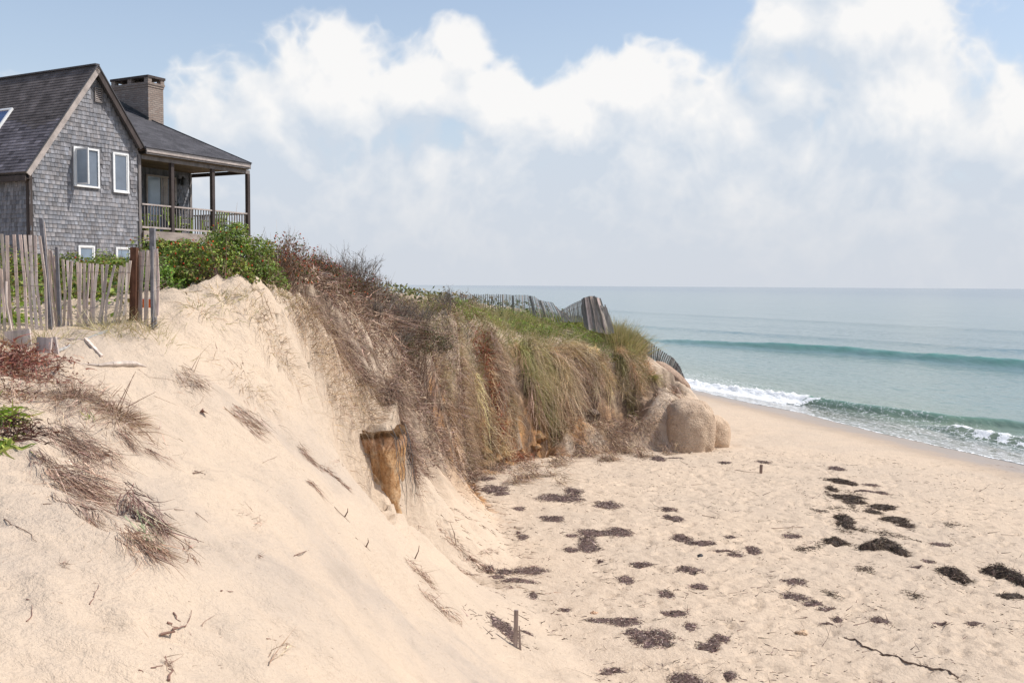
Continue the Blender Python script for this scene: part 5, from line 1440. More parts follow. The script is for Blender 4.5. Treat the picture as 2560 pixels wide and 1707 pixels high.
# ---- 4. rose bushes: foliage, stems and hips
RGREEN = [(.15, .215, .032), (.21, .285, .048), (.065, .115, .022), (.27, .32, .07), (.17, .15, .045)]
def bush(c, rx, ry, rz, n, label, seed, cols=None, wts=None, hips=60, stems=120, lump_=3.0, name='rose_bush', lsz=(.035, .065), bare=0.0, hipcol=(.50, .045, .02), cat='bush', group=None, lpal=None):
    if cols is None: cols = RGREEN + [(.34, .31, .07), (.30, .13, .05)]; wts = [3, 3, 3, 1.6, 1.4, 1.0, .5]
    r = np.random.default_rng(seed); root = empty(name, c); tag(root, label, cat, group)
    nb = max(14, int(rx * ry * rz * 26) + 12)                      # leaf clumps through the volume
    u = r.normal(0, 1, (nb, 3)); u /= np.linalg.norm(u, axis=1)[:, None]; u[:, 2] = np.abs(u[:, 2]) * 1.0 - .1
    cc = u * np.array([rx, ry, rz]) * (r.uniform(.45, 1.0, nb) ** .6)[:, None] + [0, 0, 0]
    cr = r.uniform(.16, .34, nb) * min(1.0, .5 + rz * .5)
    ci = r.integers(0, nb, n); q = r.normal(0, 1, (n, 3)); q /= np.linalg.norm(q, axis=1)[:, None]
    P_ = cc[ci] + q * cr[ci][:, None] * r.uniform(.55, 1.08, n)[:, None] * [1.15, 1.15, .85]
    g = H(P_[:, 0] + c[0], P_[:, 1] + c[1]) - c[2]; ok = P_[:, 2] > g + .02; P_, q, ci = P_[ok], q[ok], ci[ok]; n = len(P_)
    tone = np.exp(r.normal(0, .22, nb))[ci][:, None]
    C_ = pal(n, cols, wts, jit=.25, r=r) * tone
    vobj('foliage', [leaves(P_, q * .7 + r.normal(0, .5, (n, 3)) + [0, 0, .5], r.uniform(*lsz, n), C_, .62, r)], M_LEAF, root)
    si = r.integers(0, nb, stems); b0 = np.stack([r.normal(0, rx * .35, stems), r.normal(0, ry * .35, stems), np.zeros(stems)], -1); b0[:, 2] = H(b0[:, 0] + c[0], b0[:, 1] + c[1]) - c[2] - .05
    tip = cc[si] * r.uniform(1.0, 1.28, (stems, 1)) + [0, 0, .08]
    dv = tip - b0; Ls = np.linalg.norm(dv, axis=1)
    vobj('stem', [strands(b0, dv, Ls, r.uniform(.010, .020, stems), -.05, pal(stems, BROWN, r=r), 4, .08, r=r)], M_TWIG, root)
    if hips:
        k = r.choice(n, hips); hp = P_[k] + q[k] * .04; oc = np.array([(1, 0, 0), (0, 1, 0), (-1, 0, 0), (0, -1, 0), (0, 0, 1), (0, 0, -1)]) * .017
        V = (hp[:, None] + oc[None]).reshape(-1, 3); b_ = (np.arange(hips) * 6)[:, None]
        T = np.concatenate([np.concatenate([b_ + i, b_ + (i + 1) % 4, b_ + 4], 1) for i in range(4)] + [np.concatenate([b_ + (i + 1) % 4, b_ + i, b_ + 5], 1) for i in range(4)])
        o = link('rose_hip', npmesh('rose_hip', V, T, col=np.repeat(pal(hips, [hipcol, (.55, .12, .03)], r=r), 6, 0), smooth=True), root, M_LEAF); o['kind'] = 'stuff'
    return root
def gp(px, py, Y):
    p = at(px, py, Y); p[2] = float(H(p[0], p[1])); return p
bush(gp(470, 720, 16.0), .95, .8, .80, 9000, 'dense green rose bush right of the fence end with orange hips', 301, hips=110)
bush(gp(590, 690, 17.2), .80, .8, .98, 9000, 'tallest green rose bush crowning the dune before the porch corner', 302, hips=90, cols=RGREEN + [(.18, .26, .06)])
bush(gp(400, 770, 14.6), .38, .35, .42, 2200, 'small bright green rose shrub at the foot of the grey post', 303, hips=12, cols=[(.13, .22, .03), (.18, .27, .05), (.08, .15, .02)])
bush(gp(540, 760, 15.0), .60, .4, .48, 3200, 'low olive rose bush hanging over the sand edge below the tall bush', 304, hips=45, cols=RGREEN + [(.22, .15, .05)])
bush(gp(650, 735, 16.6), .42, .4, .42, 2300, 'small light green rose shrub at the right end of the green bushes', 305, hips=15, cols=[(.13, .20, .035), (.18, .24, .06), (.15, .13, .05)])
bush(gp(700, 690, 18.0), .60, .6, 1.0, 1700, 'reddish brown half bare rose bush on the dune crest', 306, hips=150, cols=[(.20, .09, .06), (.13, .08, .05), (.09, .11, .03), (.28, .13, .07)], stems=420, hipcol=(.34, .035, .03))
bush(gp(655, 640, 19.0), .50, .5, 1.0, 1500, 'half bare rose bush with dark red hips against the sky', 307, hips=120, cols=[(.15, .09, .05), (.09, .11, .03), (.23, .08, .05)], stems=300, hipcol=(.34, .035, .03))
bush(gp(800, 700, 20.5), .75, .6, .62, 1300, 'thin reddish rose bush beyond the dune crest with dark hips', 308, hips=90, cols=[(.18, .09, .06), (.13, .08, .05), (.08, .09, .03)], stems=420, hipcol=(.34, .035, .03))
bush(gp(275, 700, 18.0), .65, .5, .62, 4200, 'green rose bush behind the middle fence run below the house windows', 309, hips=40)
bush(gp(160, 740, 16.5), .90, .5, .58, 4200, 'dark green rose bush behind the left part of the middle fence', 310, hips=30)
bush(gp(60, 740, 17.5), .9, .5, .62, 3200, 'green rose bush behind the left fence run', 311, hips=30)
bush(gp(-40, 760, 17.5), .9, .5, .75, 1800, 'green bush cut by the left edge of the photo behind the fence', 316, hips=10)
bush(gp(340, 760, 15.6), .45, .4, .62, 2600, 'dark green bush behind the orange board', 312, hips=15)
bush(gp(230, 790, 14.4), .80, .3, .42, 2600, 'low shaded rose growth at the foot of the middle fence', 313, hips=15)
bush(gp(400, 640, 24), 1.4, .8, .62, 3600, 'green hedge bush standing under the porch deck', 314, hips=30)
bush(gp(320, 660, 23), .6, .7, .62, 2600, 'green hedge bush against the gable wall below the right window', 315, hips=20)
# grasses at the edge of the bush mound
for i, (px, py, lab, sd) in enumerate([(560, 765, 'tan grass tuft arching from the dune edge under the olive rose bush', 401), (500, 790, 'dry grass tuft at the lower end of the green bushes', 402), (620, 760, 'green and tan grass tuft at the top of the bare sand mound', 403), (680, 740, 'straw coloured grass tuft beside the dune crest', 404)]):
    tuft(px, py - 12, None, 90, (.12, .35), TAN[:3] + OLIVE, lab, sd, .12, droop=(.3, .9), lean=(.15, -.2))
# dead grass trailing down the eroded side of the mound
for i, (px, py, Lr, n, lab, sd) in enumerate([(740, 770, (.25, .7), 520, 'dead brown grass trailing from the dune crest spine', 411), (790, 830, (.25, .75), 620, 'thick dead grass mane on the eroded spine of the mound', 412), (850, 900, (.2, .6), 420, 'dead grass fringe low on the eroded spine', 413),
        (700, 860, (.15, .4), 180, 'thin dead grass streaks on the sunny side of the mound', 414), (905, 985, (.3, .7), 420, 'dark vine tuft above the clay column', 415), (650, 800, (.15, .35), 90, 'sparse dry stems near the top of the sand mound', 416), (620, 960, (.12, .3), 120, 'small root tuft in the middle of the sand mound', 417)]):
    tuft(px, py, None, n, Lr, TAN[:2] + BROWN, lab, sd, .17 if n < 500 else .26, droop=(.5, 1.5), lean=(.35, -.35), fan=1.2, name='dead_grass', cat='dead grass', wid=(.005, .011))
# vines over the shaded side of the spine down to the column
r = np.random.default_rng(421); n = 5500
SPN = np.array(SPN_)
t = r.uniform(0, 5, n); i = t.astype(int).clip(0, 4); f_ = (t - i)[:, None]; b0 = SPN[i] * (1 - f_) + SPN[i + 1] * f_ + (r.normal(0, .2, (n, 2)) + np.array([.12, .12])) * (1 - .6 * t / 5)[:, None]; root = on_ground(b0[:, 0], b0[:, 1], .0); root[:, 2] += r.random(n) ** 2 * .4 * (1 - t / 7)
ob = vobj('dead_vine_growth', [strands(root, np.stack([r.normal(.5, .6, n), r.normal(-.2, .6, n), r.normal(-.3, .5, n)], -1), r.uniform(.10, .42, n), r.uniform(.005, .012, n), r.uniform(.1, .8, n), pal(n, BROWN, jit=.3, r=r), 3, .3, ground=.012, r=r, kink=.08)], M_TWIG)
tag(ob, 'dark dead vines trailing along the shaded side of the spine to the clay column', 'vines', kind='stuff')
# vines hanging down the right side of the column
vn = random.Random(5)
for k in range(7):
    px = 985 + k * 7; m = MB(); p0 = at(px - 15, 1075 + vn.uniform(-15, 15), 17.55); q = [p0]
    for j in range(9): q.append(at(px + vn.uniform(-3, 3) + j * 1.5, 1080 + (j + 1) * (14 + k % 4 * 3), 17.2 - .04 * j))
    m.tube(q, .007, 4, r1=.003, col=(.10 * vn.uniform(.7, 1.6),) * 3); o = m.build('hanging_vine', M_TWIG); tag(o, 'dark dead vine, %s of seven beside the clay column' % ('leftmost', 'second from left', 'third from left', 'middle', 'third from right', 'second from right', 'rightmost')[k], 'vine', 'vines hanging beside the clay column')

# ---- 5. bare shrubs on the skyline
rr = random.Random(77)
BARE = [(.20, .175, .15), (.15, .13, .11), (.26, .23, .20), (.12, .095, .08)]
def bare(px, Y, nmain, L, label, seed, r0=.014, depth=3, py=700, cols=BARE, spread=.42):
    c = gp(px, py, Y); rr.seed(seed); (V, Q, C), tips = branches((0, 0, 0), nmain, L, r0, depth, spread, .05, rr, cols)
    o = link('bare_shrub', npmesh('bare_shrub', V, Q, col=C), None, M_TWIG); o.location = c; tag(o, label, 'shrub', 'bare shrubs on the upland skyline'); return o
bare(905, 24, 10, .82, 'tallest leafless grey shrub standing against the sky', 1)
bare(868, 24.5, 7, .72, 'leafless shrub left beside the tallest grey shrub', 2)
for k, (px, Y, L, lab) in enumerate([(950, 25, .48, 'twiggy grey shrub right of the tallest bare shrub'), (990, 25.5, .46, 'twiggy shrub second right of the tallest bare shrub'), (1020, 26, .42, 'grey twiggy shrub in the middle of the skyline thicket'),
        (1050, 26.5, .42, 'low grey twiggy shrub past the middle of the thicket'), (1085, 27.5, .38, 'low bare shrub near the right end of the thicket'), (1120, 29, .36, 'spindly bare shrub left of the far fence'), (1150, 30.5, .36, 'last spindly bare shrub in front of the far fence start'),
        (920, 26, .42, 'bare shrub behind the tallest one'), (960, 27, .42, 'bare shrub at the back of the thicket'), (835, 22.5, .30, 'low dark shrub between the rose hips and the tallest bare shrub'), (1000, 24, .30, 'low tangled shrub at the front of the thicket'), (930, 22.8, .3, 'low tangled shrub below the tallest bare shrub')]):
    bare(px, Y, 11, L * 1.25, lab, 10 + k, r0=.011)
bare(700, 18.4, 6, .42, 'leafless twigs rising above the dark red hips on the dune crest', 40, r0=.009)
bare(735, 18.6, 5, .35, 'small leafless shrub on the right slope of the dune crest', 41, r0=.008)
bare(780, 19.8, 5, .36, 'thin leafless shrub with few twigs beyond the crest', 42, r0=.008)
bush(gp(1000, 730, 25), 1.4, .7, .78, 3000, 'grey brown low thicket under the bare shrubs', 320, cols=[(.12, .09, .07), (.16, .13, .09), (.09, .10, .04)], hips=0, stems=700, name='low_thicket')
bush(gp(880, 740, 23), 1.0, .7, .62, 2200, 'reddish brown low thicket beyond the dune crest', 321, cols=[(.15, .08, .065), (.11, .075, .06), (.09, .09, .04)], hips=20, stems=600, name='low_thicket', hipcol=(.3, .03, .03))

# ---- 6. low cover over the upland behind fence, house and skyline
def cover(n, x0, x1, y0, y1, h, sz, cols, seed, name, label, thr=-.3, cond=None):
    r = np.random.default_rng(seed); y = r.uniform(y0, y1, n); x = r.uniform(x0, x1, n)
    d_, p_, s_ = seg_dist(x, y, EDGE); dt, pt, st = seg_dist(x, y, TOE)
    k = (st > 0) & (dt > 2.5) & ((s_ > 0) | (y > 40) | (y < 18.5)) & (d_ > .8) & (fbm(x * .5 + seed, y * .5, 3) > thr)
    if cond is not None: k &= cond(x, y)
    x, y = x[k], y[k]; n = len(x); p = on_ground(x, y); p[:, 2] += h * r.random(n) ** .6 * (.75 + .8 * fbm(x * 1.1, y * 1.1, 3))
    ob = vobj(name, [leaves(p, r.normal(0, .7, (n, 3)) + [.1, -.3, .6], r.uniform(*sz, n), pal(n, cols, jit=.3, r=r), .6, r)], M_LEAF); tag(ob, label, 'ground cover', kind='stuff')
cover(38000, -15, -4.2, 12.75, 30, .38, (.05, .11), RGREEN + [(.16, .13, .05)], 951, 'green_scrub', 'low dark green scrub around the house behind the picket fence', -.5, cond=lambda x, y: ((y > 16.6 - (x + 8) * .15) | (x < -y * .372)) & (x > -y * .56))
cover(16000, -30, 3, 29, 85, .45, (.10, .22), [(.13, .15, .05), (.17, .14, .08), (.10, .12, .04), (.22, .19, .11)], 952, 'upland_scrub', 'brown and green scrub on the far upland behind the bare shrubs', -.6)

# ================================================================== SEAWEED ON THE BEACH
def z7(x, y): return (1200 + x * .5782, 1060 + y * .5782)
def z5(x, y): return (x * .35714, 840 + y * .35714)
def z6(x, y): return (640 + x * .5356, 860 + y * .5356)
def zL(x, y): return (x * .3401, 1300 + y * .3401)
WEED = [(.15, .10, .085), (.23, .16, .135), (.09, .062, .055), (.38, .29, .24), (.18, .13, .115), (.50, .40, .33)]
KELP = [(.085, .062, .048), (.14, .098, .075), (.05, .038, .032), (.24, .18, .14), (.12, .095, .065)]
M_WEED = leaf_material('dried_seaweed', .0, .8, .15)
def weed(ells, label, seed, kelp=False, hgt=.035, dens=1.0, group='seaweed patches on the beach', name='seaweed_patch', conv=z7):
    r = np.random.default_rng(seed); parts = []; pal_ = KELP if kelp else WEED; c0 = None
    for (cx, cy, rx, ry) in ells:
        px, py = conv(cx, cy); p = hit(px, py, 9); Y = p[1]; k_ = .5782 if conv is z7 else .5356
        ax = rx * k_ / F * Y; ay = min(max(ry * k_ * Y * Y / (F * (6.3 - p[2])), .03), ax * 2.2)
        if c0 is None: c0 = p.copy()
        hh = hgt * min(1.4, .5 + ax)
        n = int(min(2600, max(35, ax * ay * 3.14 * 2600 * dens)))
        rad = np.sqrt(r.random(n)) * 1.12; a = r.uniform(0, 6.283, n)
        out = 1 + .42 * fbm(np.cos(a) * 1.4 + seed, np.sin(a) * 1.4 + cx * .01, 3)
        x = p[0] + np.cos(a) * rad * ax * out + r.normal(0, .015, n); y = p[1] + np.sin(a) * rad * ay * out + r.normal(0, .02, n)
        z = H(x, y) + hh * np.clip(1 - rad ** 2, 0, 1) * r.uniform(.5, 1.1, n) * (1 + .6 * fbm(x * 5, y * 5, 2)) + .006
        dd = np.stack([r.normal(0, 1, n), r.normal(0, 1, n), r.normal(.0, .22, n)], -1)
        Lk = (.03, .11) if kelp else (.02, .07)
        parts.append(strands(np.stack([x, y, z], -1), dd, r.uniform(*Lk, n), r.uniform(.006, .016, n), r.uniform(.1, .5, n), pal(n, pal_, jit=.35, r=r), 2, .35, ground=.004, r=r))
        # the matted body under the loose bits
        nu, nv = 26, 6; T, R = np.meshgrid(np.linspace(0, 2 * np.pi, nu, endpoint=False), np.linspace(0.001, 1, nv))
        o_ = 1 + .42 * fbm(np.cos(T) * 1.4 + seed, np.sin(T) * 1.4 + cx * .01, 3)
        X = p[0] + np.cos(T) * R * ax * o_ * .93; Yv = p[1] + np.sin(T) * R * ay * o_ * .93
        Zv = H(X, Yv) + hh * .85 * (1 - R ** 2) * (1 + .7 * fbm(X * 6, Yv * 6, 3)) - .006 * (R > .9) + .002
        i = np.arange(nu * nv).reshape(nv, nu); j = np.roll(i, -1, 1)
        parts.append((np.stack([X, Yv, Zv], -1).reshape(-1, 3), np.stack([i[:-1], j[:-1], j[1:], i[1:]], -1).reshape(-1, 4), pal(nu * nv, [pal_[0], pal_[2]], jit=.2, r=r)))
    o = vobj(name, parts, M_WEED, origin=c0); tag(o, label, 'seaweed', group); return o
PATCH = [
 ([(345, 322, 100, 15), (405, 298, 42, 16)], 'curved seaweed patch nearest the bluff, first of the left row'),
 ([(550, 353, 54, 17)], 'compact oval seaweed patch right of the curved one near the bluff'),
 ([(320, 411, 50, 11), (275, 403, 22, 4)], 'thin low seaweed patch between the curved patch and the big forked one'),
 ([(480, 472, 52, 20), (600, 468, 62, 20), (470, 535, 52, 20), (395, 545, 36, 11), (462, 505, 36, 22), (395, 482, 28, 7), (535, 470, 50, 14)], 'big forked seaweed patch shaped like a running figure'),
 ([(820, 372, 34, 11)], 'small seaweed scrap above the middle of the beach, upper one of a pair'),
 ([(840, 410, 42, 12), (815, 400, 25, 6)], 'small seaweed scrap above the middle of the beach, lower one of a pair'),
 ([(872, 500, 42, 20), (965, 520, 58, 11), (915, 515, 30, 10)], 'rounded seaweed patch with a flat tail to its right'),
 ([(1182, 543, 36, 14)], 'small mounded seaweed heap right of the black stone'),
 ([(1105, 568, 38, 8), (1060, 549, 70, 3)], 'thin scattered seaweed strip leading to the small mounded heap'),
 ([(700, 607, 48, 11)], 'slim seaweed patch left of centre below the forked patch'),
 ([(628, 670, 36, 20)], 'ragged seaweed patch right of the long pair at the slope foot'),
 ([(905, 630, 56, 17)], 'triangular seaweed patch below the black stone'),
 ([(948, 705, 36, 13)], 'small seaweed patch under the triangular one'),
 ([(805, 743, 37, 19)], 'small round seaweed patch in the middle of the beach'),
 ([(852, 820, 50, 13), (805, 822, 25, 6)], 'pointed seaweed patch below the small round one'),
 ([(625, 860, 78, 21), (520, 853, 62, 12)], 'long pointed seaweed patch above the largest patch'),
 ([(745, 930, 98, 44), (665, 905, 45, 18)], 'largest and thickest seaweed patch near the bottom of the photo'),
 ([(908, 882, 30, 17)], 'small round seaweed heap right of the largest patch'),
 ([(985, 968, 52, 24), (1045, 925, 38, 12), (1010, 945, 30, 16)], 'hooked seaweed patch right of the largest patch'),
 ([(1080, 1090, 34, 17)], 'small seaweed patch touching the bottom edge of the photo'),
 ([(580, 1062, 46, 19), (545, 1078, 30, 8)], 'seaweed heap against the sand hummock at the bottom of the photo'),
 ([(890, 1108, 88, 30)], 'wide seaweed mound cut by the bottom edge of the photo'),
 ([(85, 868, 50, 28), (130, 905, 42, 32)], 'seaweed patch behind the split post at the slope foot'),
 ([(205, 904, 34, 5)], 'thin seaweed tail right of the split post'),
 ([(210, 634, 78, 17), (110, 640, 40, 9)], 'upper one of the two long seaweed strips at the slope foot'),
 ([(170, 676, 85, 10), (75, 660, 35, 9), (40, 630, 25, 10)], 'lower one of the two long seaweed strips at the slope foot'),
 ([(230, 745, 20, 17)], 'small sparse seaweed tuft below the two long strips'),
 ([(1350, 493, 42, 12)], 'pale flat seaweed patch left of the dark kelp heaps'),
 ([(1680, 292, 62, 5), (1735, 300, 26, 7)], 'thin winding seaweed line right of the wrack line top'),
 ([(1690, 266, 34, 8)], 'small dark seaweed scrap above the thin winding line'),
 ([(1360, 681, 56, 15)], 'half moon seaweed patch below the pale flat patch'),
 ([(1362, 748, 56, 19), (1440, 782, 46, 12), (1500, 804, 45, 7)], 'long seaweed patch trailing away to the lower right'),
 ([(1545, 850, 22, 9), (1500, 862, 34, 3)], 'curl of thin seaweed below the long trailing patch'),
 ([(1725, 851, 44, 13)], 'lone seaweed patch in the right half near the long strand'),
 ([(1545, 195, 34, 9)], 'topmost small seaweed scrap of the wrack line'),
 ([(770, 150, 32, 10), (840, 148, 36, 3)], 'seaweed scrap just in front of the large sand bags'),
 ([(435, 128, 28, 6)], 'small seaweed scrap at the foot of the bluff on the sand fan'),
 ([(1225, 165, 30, 7)], 'small seaweed scrap above the little stake'),
 ([(1062, 166, 26, 4)], 'faint seaweed scrap left of the little stake'),
 ([(60, 282, 54, 17), (95, 302, 28, 9)], 'brown seaweed heap at the left end of the flat beach under the slope'),
 ([(170, 366, 25, 9)], 'tiny seaweed tuft left of the compact oval patch'),
 ([(185, 487, 26, 10), (165, 470, 10, 8)], 'seaweed tuft at the slope foot left of the forked patch'),
 ([(370, 806, 22, 11)], 'tiny dark seaweed clump above the long pointed patch'),
 ([(520, 597, 15, 6)], 'tiny seaweed clump left of the slim patch'),
 ([(1085, 492, 26, 7)], 'tiny seaweed clump left of the pale flat patch'),
 ([(30, 238, 36, 6)], 'thin seaweed fringe at the top of the slope foot'),
 ([(1940, 598, 24, 9), (1880, 622, 34, 4)], 'small seaweed knot with a thin tail right of the big dark kelp'),
 ([(2140, 862, 40, 5)], 'thin seaweed wisp at the lower right of the beach'),
 ([(1990, 868, 34, 4)], 'thin dark seaweed wisp left of the lower right one'),
 ([(1990, 522, 44, 7)], 'thin seaweed wisp right of the big dark kelp heap'),
]
for i, (e, lab) in enumerate(PATCH): weed(e, lab, 500 + i)
WR = [((1475, 236), (1540, 250)), ((1515, 262), (1500, 300)), ((1500, 300), (1560, 322)), ((1560, 322), (1680, 350)), ((1600, 345), (1620, 372)), ((1650, 350), (1740, 395)), ((1740, 400), (1870, 458)), ((1575, 290), (1650, 306)), ((1500, 362), (1590, 366)), ((1615, 448), (1680, 470)), ((1700, 470), (1790, 472)), ((1740, 480), (1900, 506)), ((1560, 470), (1640, 455)), ((1440, 372), (1500, 376)), ((1380, 545), (1490, 525)), ((1500, 735), (1550, 745)), ((1850, 735), (1910, 748)), ((2020, 440), (2060, 432)), ((1640, 632), (1700, 636)), ((1420, 540), (1380, 548))]
parts = []; r = np.random.default_rng(690)
for A_, B_ in WR:
    a, b_ = hit(*z7(*A_), 9), hit(*z7(*B_), 9); n = 130; t = r.random(n); q = a[None] * (1 - t[:, None]) + b_[None] * t[:, None] + np.stack([r.normal(0, .05, n), r.normal(0, .09, n) + .12 * np.sin(t * 9 + a[0]), np.zeros(n)], -1)
    parts.append(strands(on_ground(q[:, 0], q[:, 1], .01), np.stack([r.normal(0, 1, n), r.normal(0, 1, n), r.normal(.05, .2, n)], -1), r.uniform(.03, .13, n), r.uniform(.006, .016, n), .3, pal(n, KELP, jit=.3, r=r), 2, .3, ground=.004, r=r))
o = vobj('wrack_line', parts, M_WEED); tag(o, 'thin loose seaweed threads linking the dark scraps of the wrack line', 'seaweed', kind='stuff')
DARK = [
 ([(1560, 250, 44, 13), (1600, 258, 25, 10)], 'upper dark kelp scrap of the winding wrack line', .04),
 ([(1525, 285, 20, 22), (1590, 320, 66, 11), (1620, 340, 46, 10), (1700, 380, 30, 9)], 'winding dark kelp trail in the middle of the wrack line', .05),
 ([(1740, 362, 46, 12)], 'dark kelp scrap between the wrack line trail and its lower end', .05),
 ([(1795, 413, 56, 11), (1845, 440, 30, 10)], 'lowest long dark kelp scrap of the wrack line', .06),
 ([(1575, 412, 34, 18), (1578, 442, 36, 16)], 'upright dark kelp heap left of the wrack line', .14),
 ([(1538, 516, 48, 15)], 'small dark kelp mound left of the biggest heap', .11),
 ([(1740, 530, 64, 18), (1690, 540, 56, 7), (1808, 555, 32, 22)], 'biggest dark kelp heap with a knotted right end', .18),
 ([(2030, 645, 44, 20), (2082, 672, 34, 17)], 'dark glossy kelp heap in the right half of the beach', .17),
 ([(2235, 640, 62, 17), (2300, 660, 52, 24), (2345, 690, 34, 24)], 'long dark kelp heap cut by the right edge of the photo', .19),
 ([(2300, 742, 54, 11)], 'flat dark kelp patch below the heap at the right edge', .04)]
for i, (e, lab, h_) in enumerate(DARK): weed(e, lab, 600 + i, kelp=True, hgt=h_, dens=1.4, name='kelp_heap', group='dark kelp heaps on the beach')
# the long single strand
P = [hit(*z7(x, y), 9) for x, y in ((1575, 925), (1620, 935), (1655, 960), (1700, 980), (1760, 998), (1820, 1020), (1870, 1035), (1930, 1052), (1990, 1060), (2040, 1082), (2075, 1104))]
m = MB(); q = []
for i in range(len(P) - 1):
    for k in range(4): f_ = k / 4; p = P[i] * (1 - f_) + P[i + 1] * f_; q.append(Vector((p[0] + random.gauss(0, .008), p[1] + random.gauss(0, .012), float(H(p[0], p[1])) + .012)) - Vector(P[4]))
m.tube(q, .011, 5, col=(.16, .115, .09), r1=.016); o = m.build('seaweed_strand', M_WEED); o.location = P[4]; tag(o, 'single long rope-like seaweed strand snaking to the bottom right', 'seaweed')
# loose scraps (nobody could count them)
r = np.random.default_rng(700); n = 9000
y = 13.5 + 20.5 * r.random(n) ** 1.15; x = r.uniform(-.05, .56, n) * y; k = (shore(x, y)[1] < -5.2) & (fbm(x * .9, y * 1.6, 3) + r.normal(0, .12, n) > .10); x, y = x[k], y[k]; n = len(x)
dd = np.stack([r.normal(0, 1, n), r.normal(0, .35, n), np.abs(r.normal(0, .12, n))], -1)
o = vobj('seaweed_scraps', [strands(on_ground(x, y, .004), dd, r.uniform(.02, .12, n) * (1 + (r.random(n) < .06) * 2.5), r.uniform(.007, .02, n), 0, pal(n, WEED[:3] + KELP[:2], jit=.3, r=r), 2, .3, ground=.004, r=r)], M_WEED); tag(o, 'small dark seaweed scraps strewn thinly over the whole beach', 'seaweed', kind='stuff')
# flecks and roots on the striped slope
n = 2600; s = r.uniform(17.5, 29, n); fx = np.interp(s, [a[1] for a in TOE[6:11]], [a[0] for a in TOE[6:11]]); x = fx - r.uniform(-.3, 2.6, n); y = s; k = (fbm(y * 3 + x, x * .4, 2) > .02); x, y = x[k], y[k]; n = len(x)
o = vobj('plant_debris', [strands(on_ground(x, y, .005), np.stack([r.normal(1, .3, n), r.normal(-.2, .25, n), r.normal(-.4, .2, n)], -1), r.uniform(.03, .2, n), r.uniform(.008, .02, n), 0, pal(n, BROWN[:3], jit=.3, r=r), 2, .12, ground=.005, r=r)], M_TWIG); tag(o, 'dark flecks of dead roots streaking down the slope below the bluff', 'debris', kind='stuff')
# stones
lump(*z7(950, 570), .055, 'small black stone on the open beach', 61.0, (.18, .18, .18), M_STAKE, 'stone', 'stone')
lump(*z7(1395, 906), .075, 'pale rounded stone near the long seaweed strand', 62.0, (1.3, 1.2, 1.1), M_BAG, 'stone', 'stone')
lump(*z7(493, 818), .05, 'small pale stone left of the pointed seaweed patch', 63.0, (1.1, .9, .8), M_BAG, 'stone', 'stone')
# split post and small stake
A = hit(*z7(152, 962), 9); m = MB(); h_ = .52
m.bar((0, 0, -.2), (0.012, 0, h_), .062, .035, up=(0, -1, 0), col=(.62, .6, .6)); po = empty('split_post', A); tag(po, 'weathered split post standing in the seaweed at the slope foot', 'post')
m.build('tall_board', M_PICKET, po)
m = MB(); m.bar((.075, -.02, -.2), (.055, -.02, .30), .05, .03, up=(0, -1, 0), col=(.5, .48, .47), w1=.02); m.build('short_board', M_PICKET, po)
A = hit(*z7(1214, 212), 9); m = MB(); m.bar((0, 0, -.1), (.01, 0, .26), .075, .06, up=(0, -1, 0), col=(.42, .36, .33)); o = m.build('small_stake', M_PICKET); o.location = A; tag(o, 'short brown stake far out on the beach before the sand bags', 'stake')
def stick(pts, conv, rad, label, col=(.20, .13, .10), name='stick', cat='stick', lift=None, group=None, y0=3.8):
    P = [hit(*conv(*q), y0) for q in pts]
    if lift:
        for p, l in zip(P, lift): p[2] += l
    else:
        for p in P: p[2] += rad * .8
    m = MB(); Q_ = [Vector(p - P[0]) for p in P]; R2 = []
    for a_, b_ in zip(Q_[:-1], Q_[1:]): R2 += [a_, a_.lerp(b_, .35) + Vector((random.gauss(0, rad), random.gauss(0, rad), 0)), a_.lerp(b_, .7) + Vector((random.gauss(0, rad), random.gauss(0, rad), 0))]
    m.tube(R2 + [Q_[-1]], rad * .7, 5, r1=rad * .22, col=col); o = m.build(name, M_TWIG); o.location = P[0]; tag(o, label, cat, group); return o
stick([(1065, 202), (1110, 200), (1160, 209), (1205, 212)], z7, .015, 'thin crooked stick lying left of the short brown stake', y0=9)
stick([(1260, 452), (1340, 449), (1430, 447)], z7, .012, 'straight thin stick lying far out above the pale flat seaweed', y0=9)
stick([(960, 395), (1010, 405), (1055, 414)], z7, .011, 'thin stick left of the straight one on the beach', y0=9)

# ================================================================== DEBRIS ON THE NEAR SAND
def mat_of(A, B, wpx, n, Lr, cols, label, seed, conv=z5, wid=(.003, .008), spread=.35, lift=.03, name='dead_grass', cat='dead grass', group='dead grass mats on the near sand', mat=M_TWIG, nseg=3, curl=.1, zup=.12, tip=None):
    r = np.random.default_rng(seed); a, b_ = hit(*conv(*A)), hit(*conv(*B)); ax = b_ - a; Lx = np.linalg.norm(ax); d = ax / Lx
    pr = np.array([-d[1], d[0], 0]); pr /= np.linalg.norm(pr); w = wpx / F * a[1]
    lift *= 1.5; zup *= 1.5; w *= 1.2; spread = max(spread, .2); curl *= 2.0; n = int(n * .75)
    t = r.random(n); q = a[None] + ax[None] * t[:, None] + pr[None] * r.normal(0, w * .5, (n, 1))
    q[:, 2] = H(q[:, 0], q[:, 1]) + r.random(n) ** 2 * lift
    dd = d[None] + pr[None] * r.normal(0, spread, (n, 1)) + np.stack([r.normal(0, .1, n), r.normal(0, .1, n), r.normal(.0, zup, n) + .02], -1)
    L_ = r.uniform(*Lr, n)
    o = vobj(name, [strands(q, dd, L_, r.uniform(*wid, n), r.uniform(0, .25, n), pal(n, cols, jit=.3, r=r), nseg, curl, ground=.004, tipcol=tip, r=r)], mat, origin=a); tag(o, label, cat, group); return o
DG = [(.40, .275, .21), (.31, .20, .15), (.52, .39, .30), (.21, .125, .095), (.44, .32, .235)]
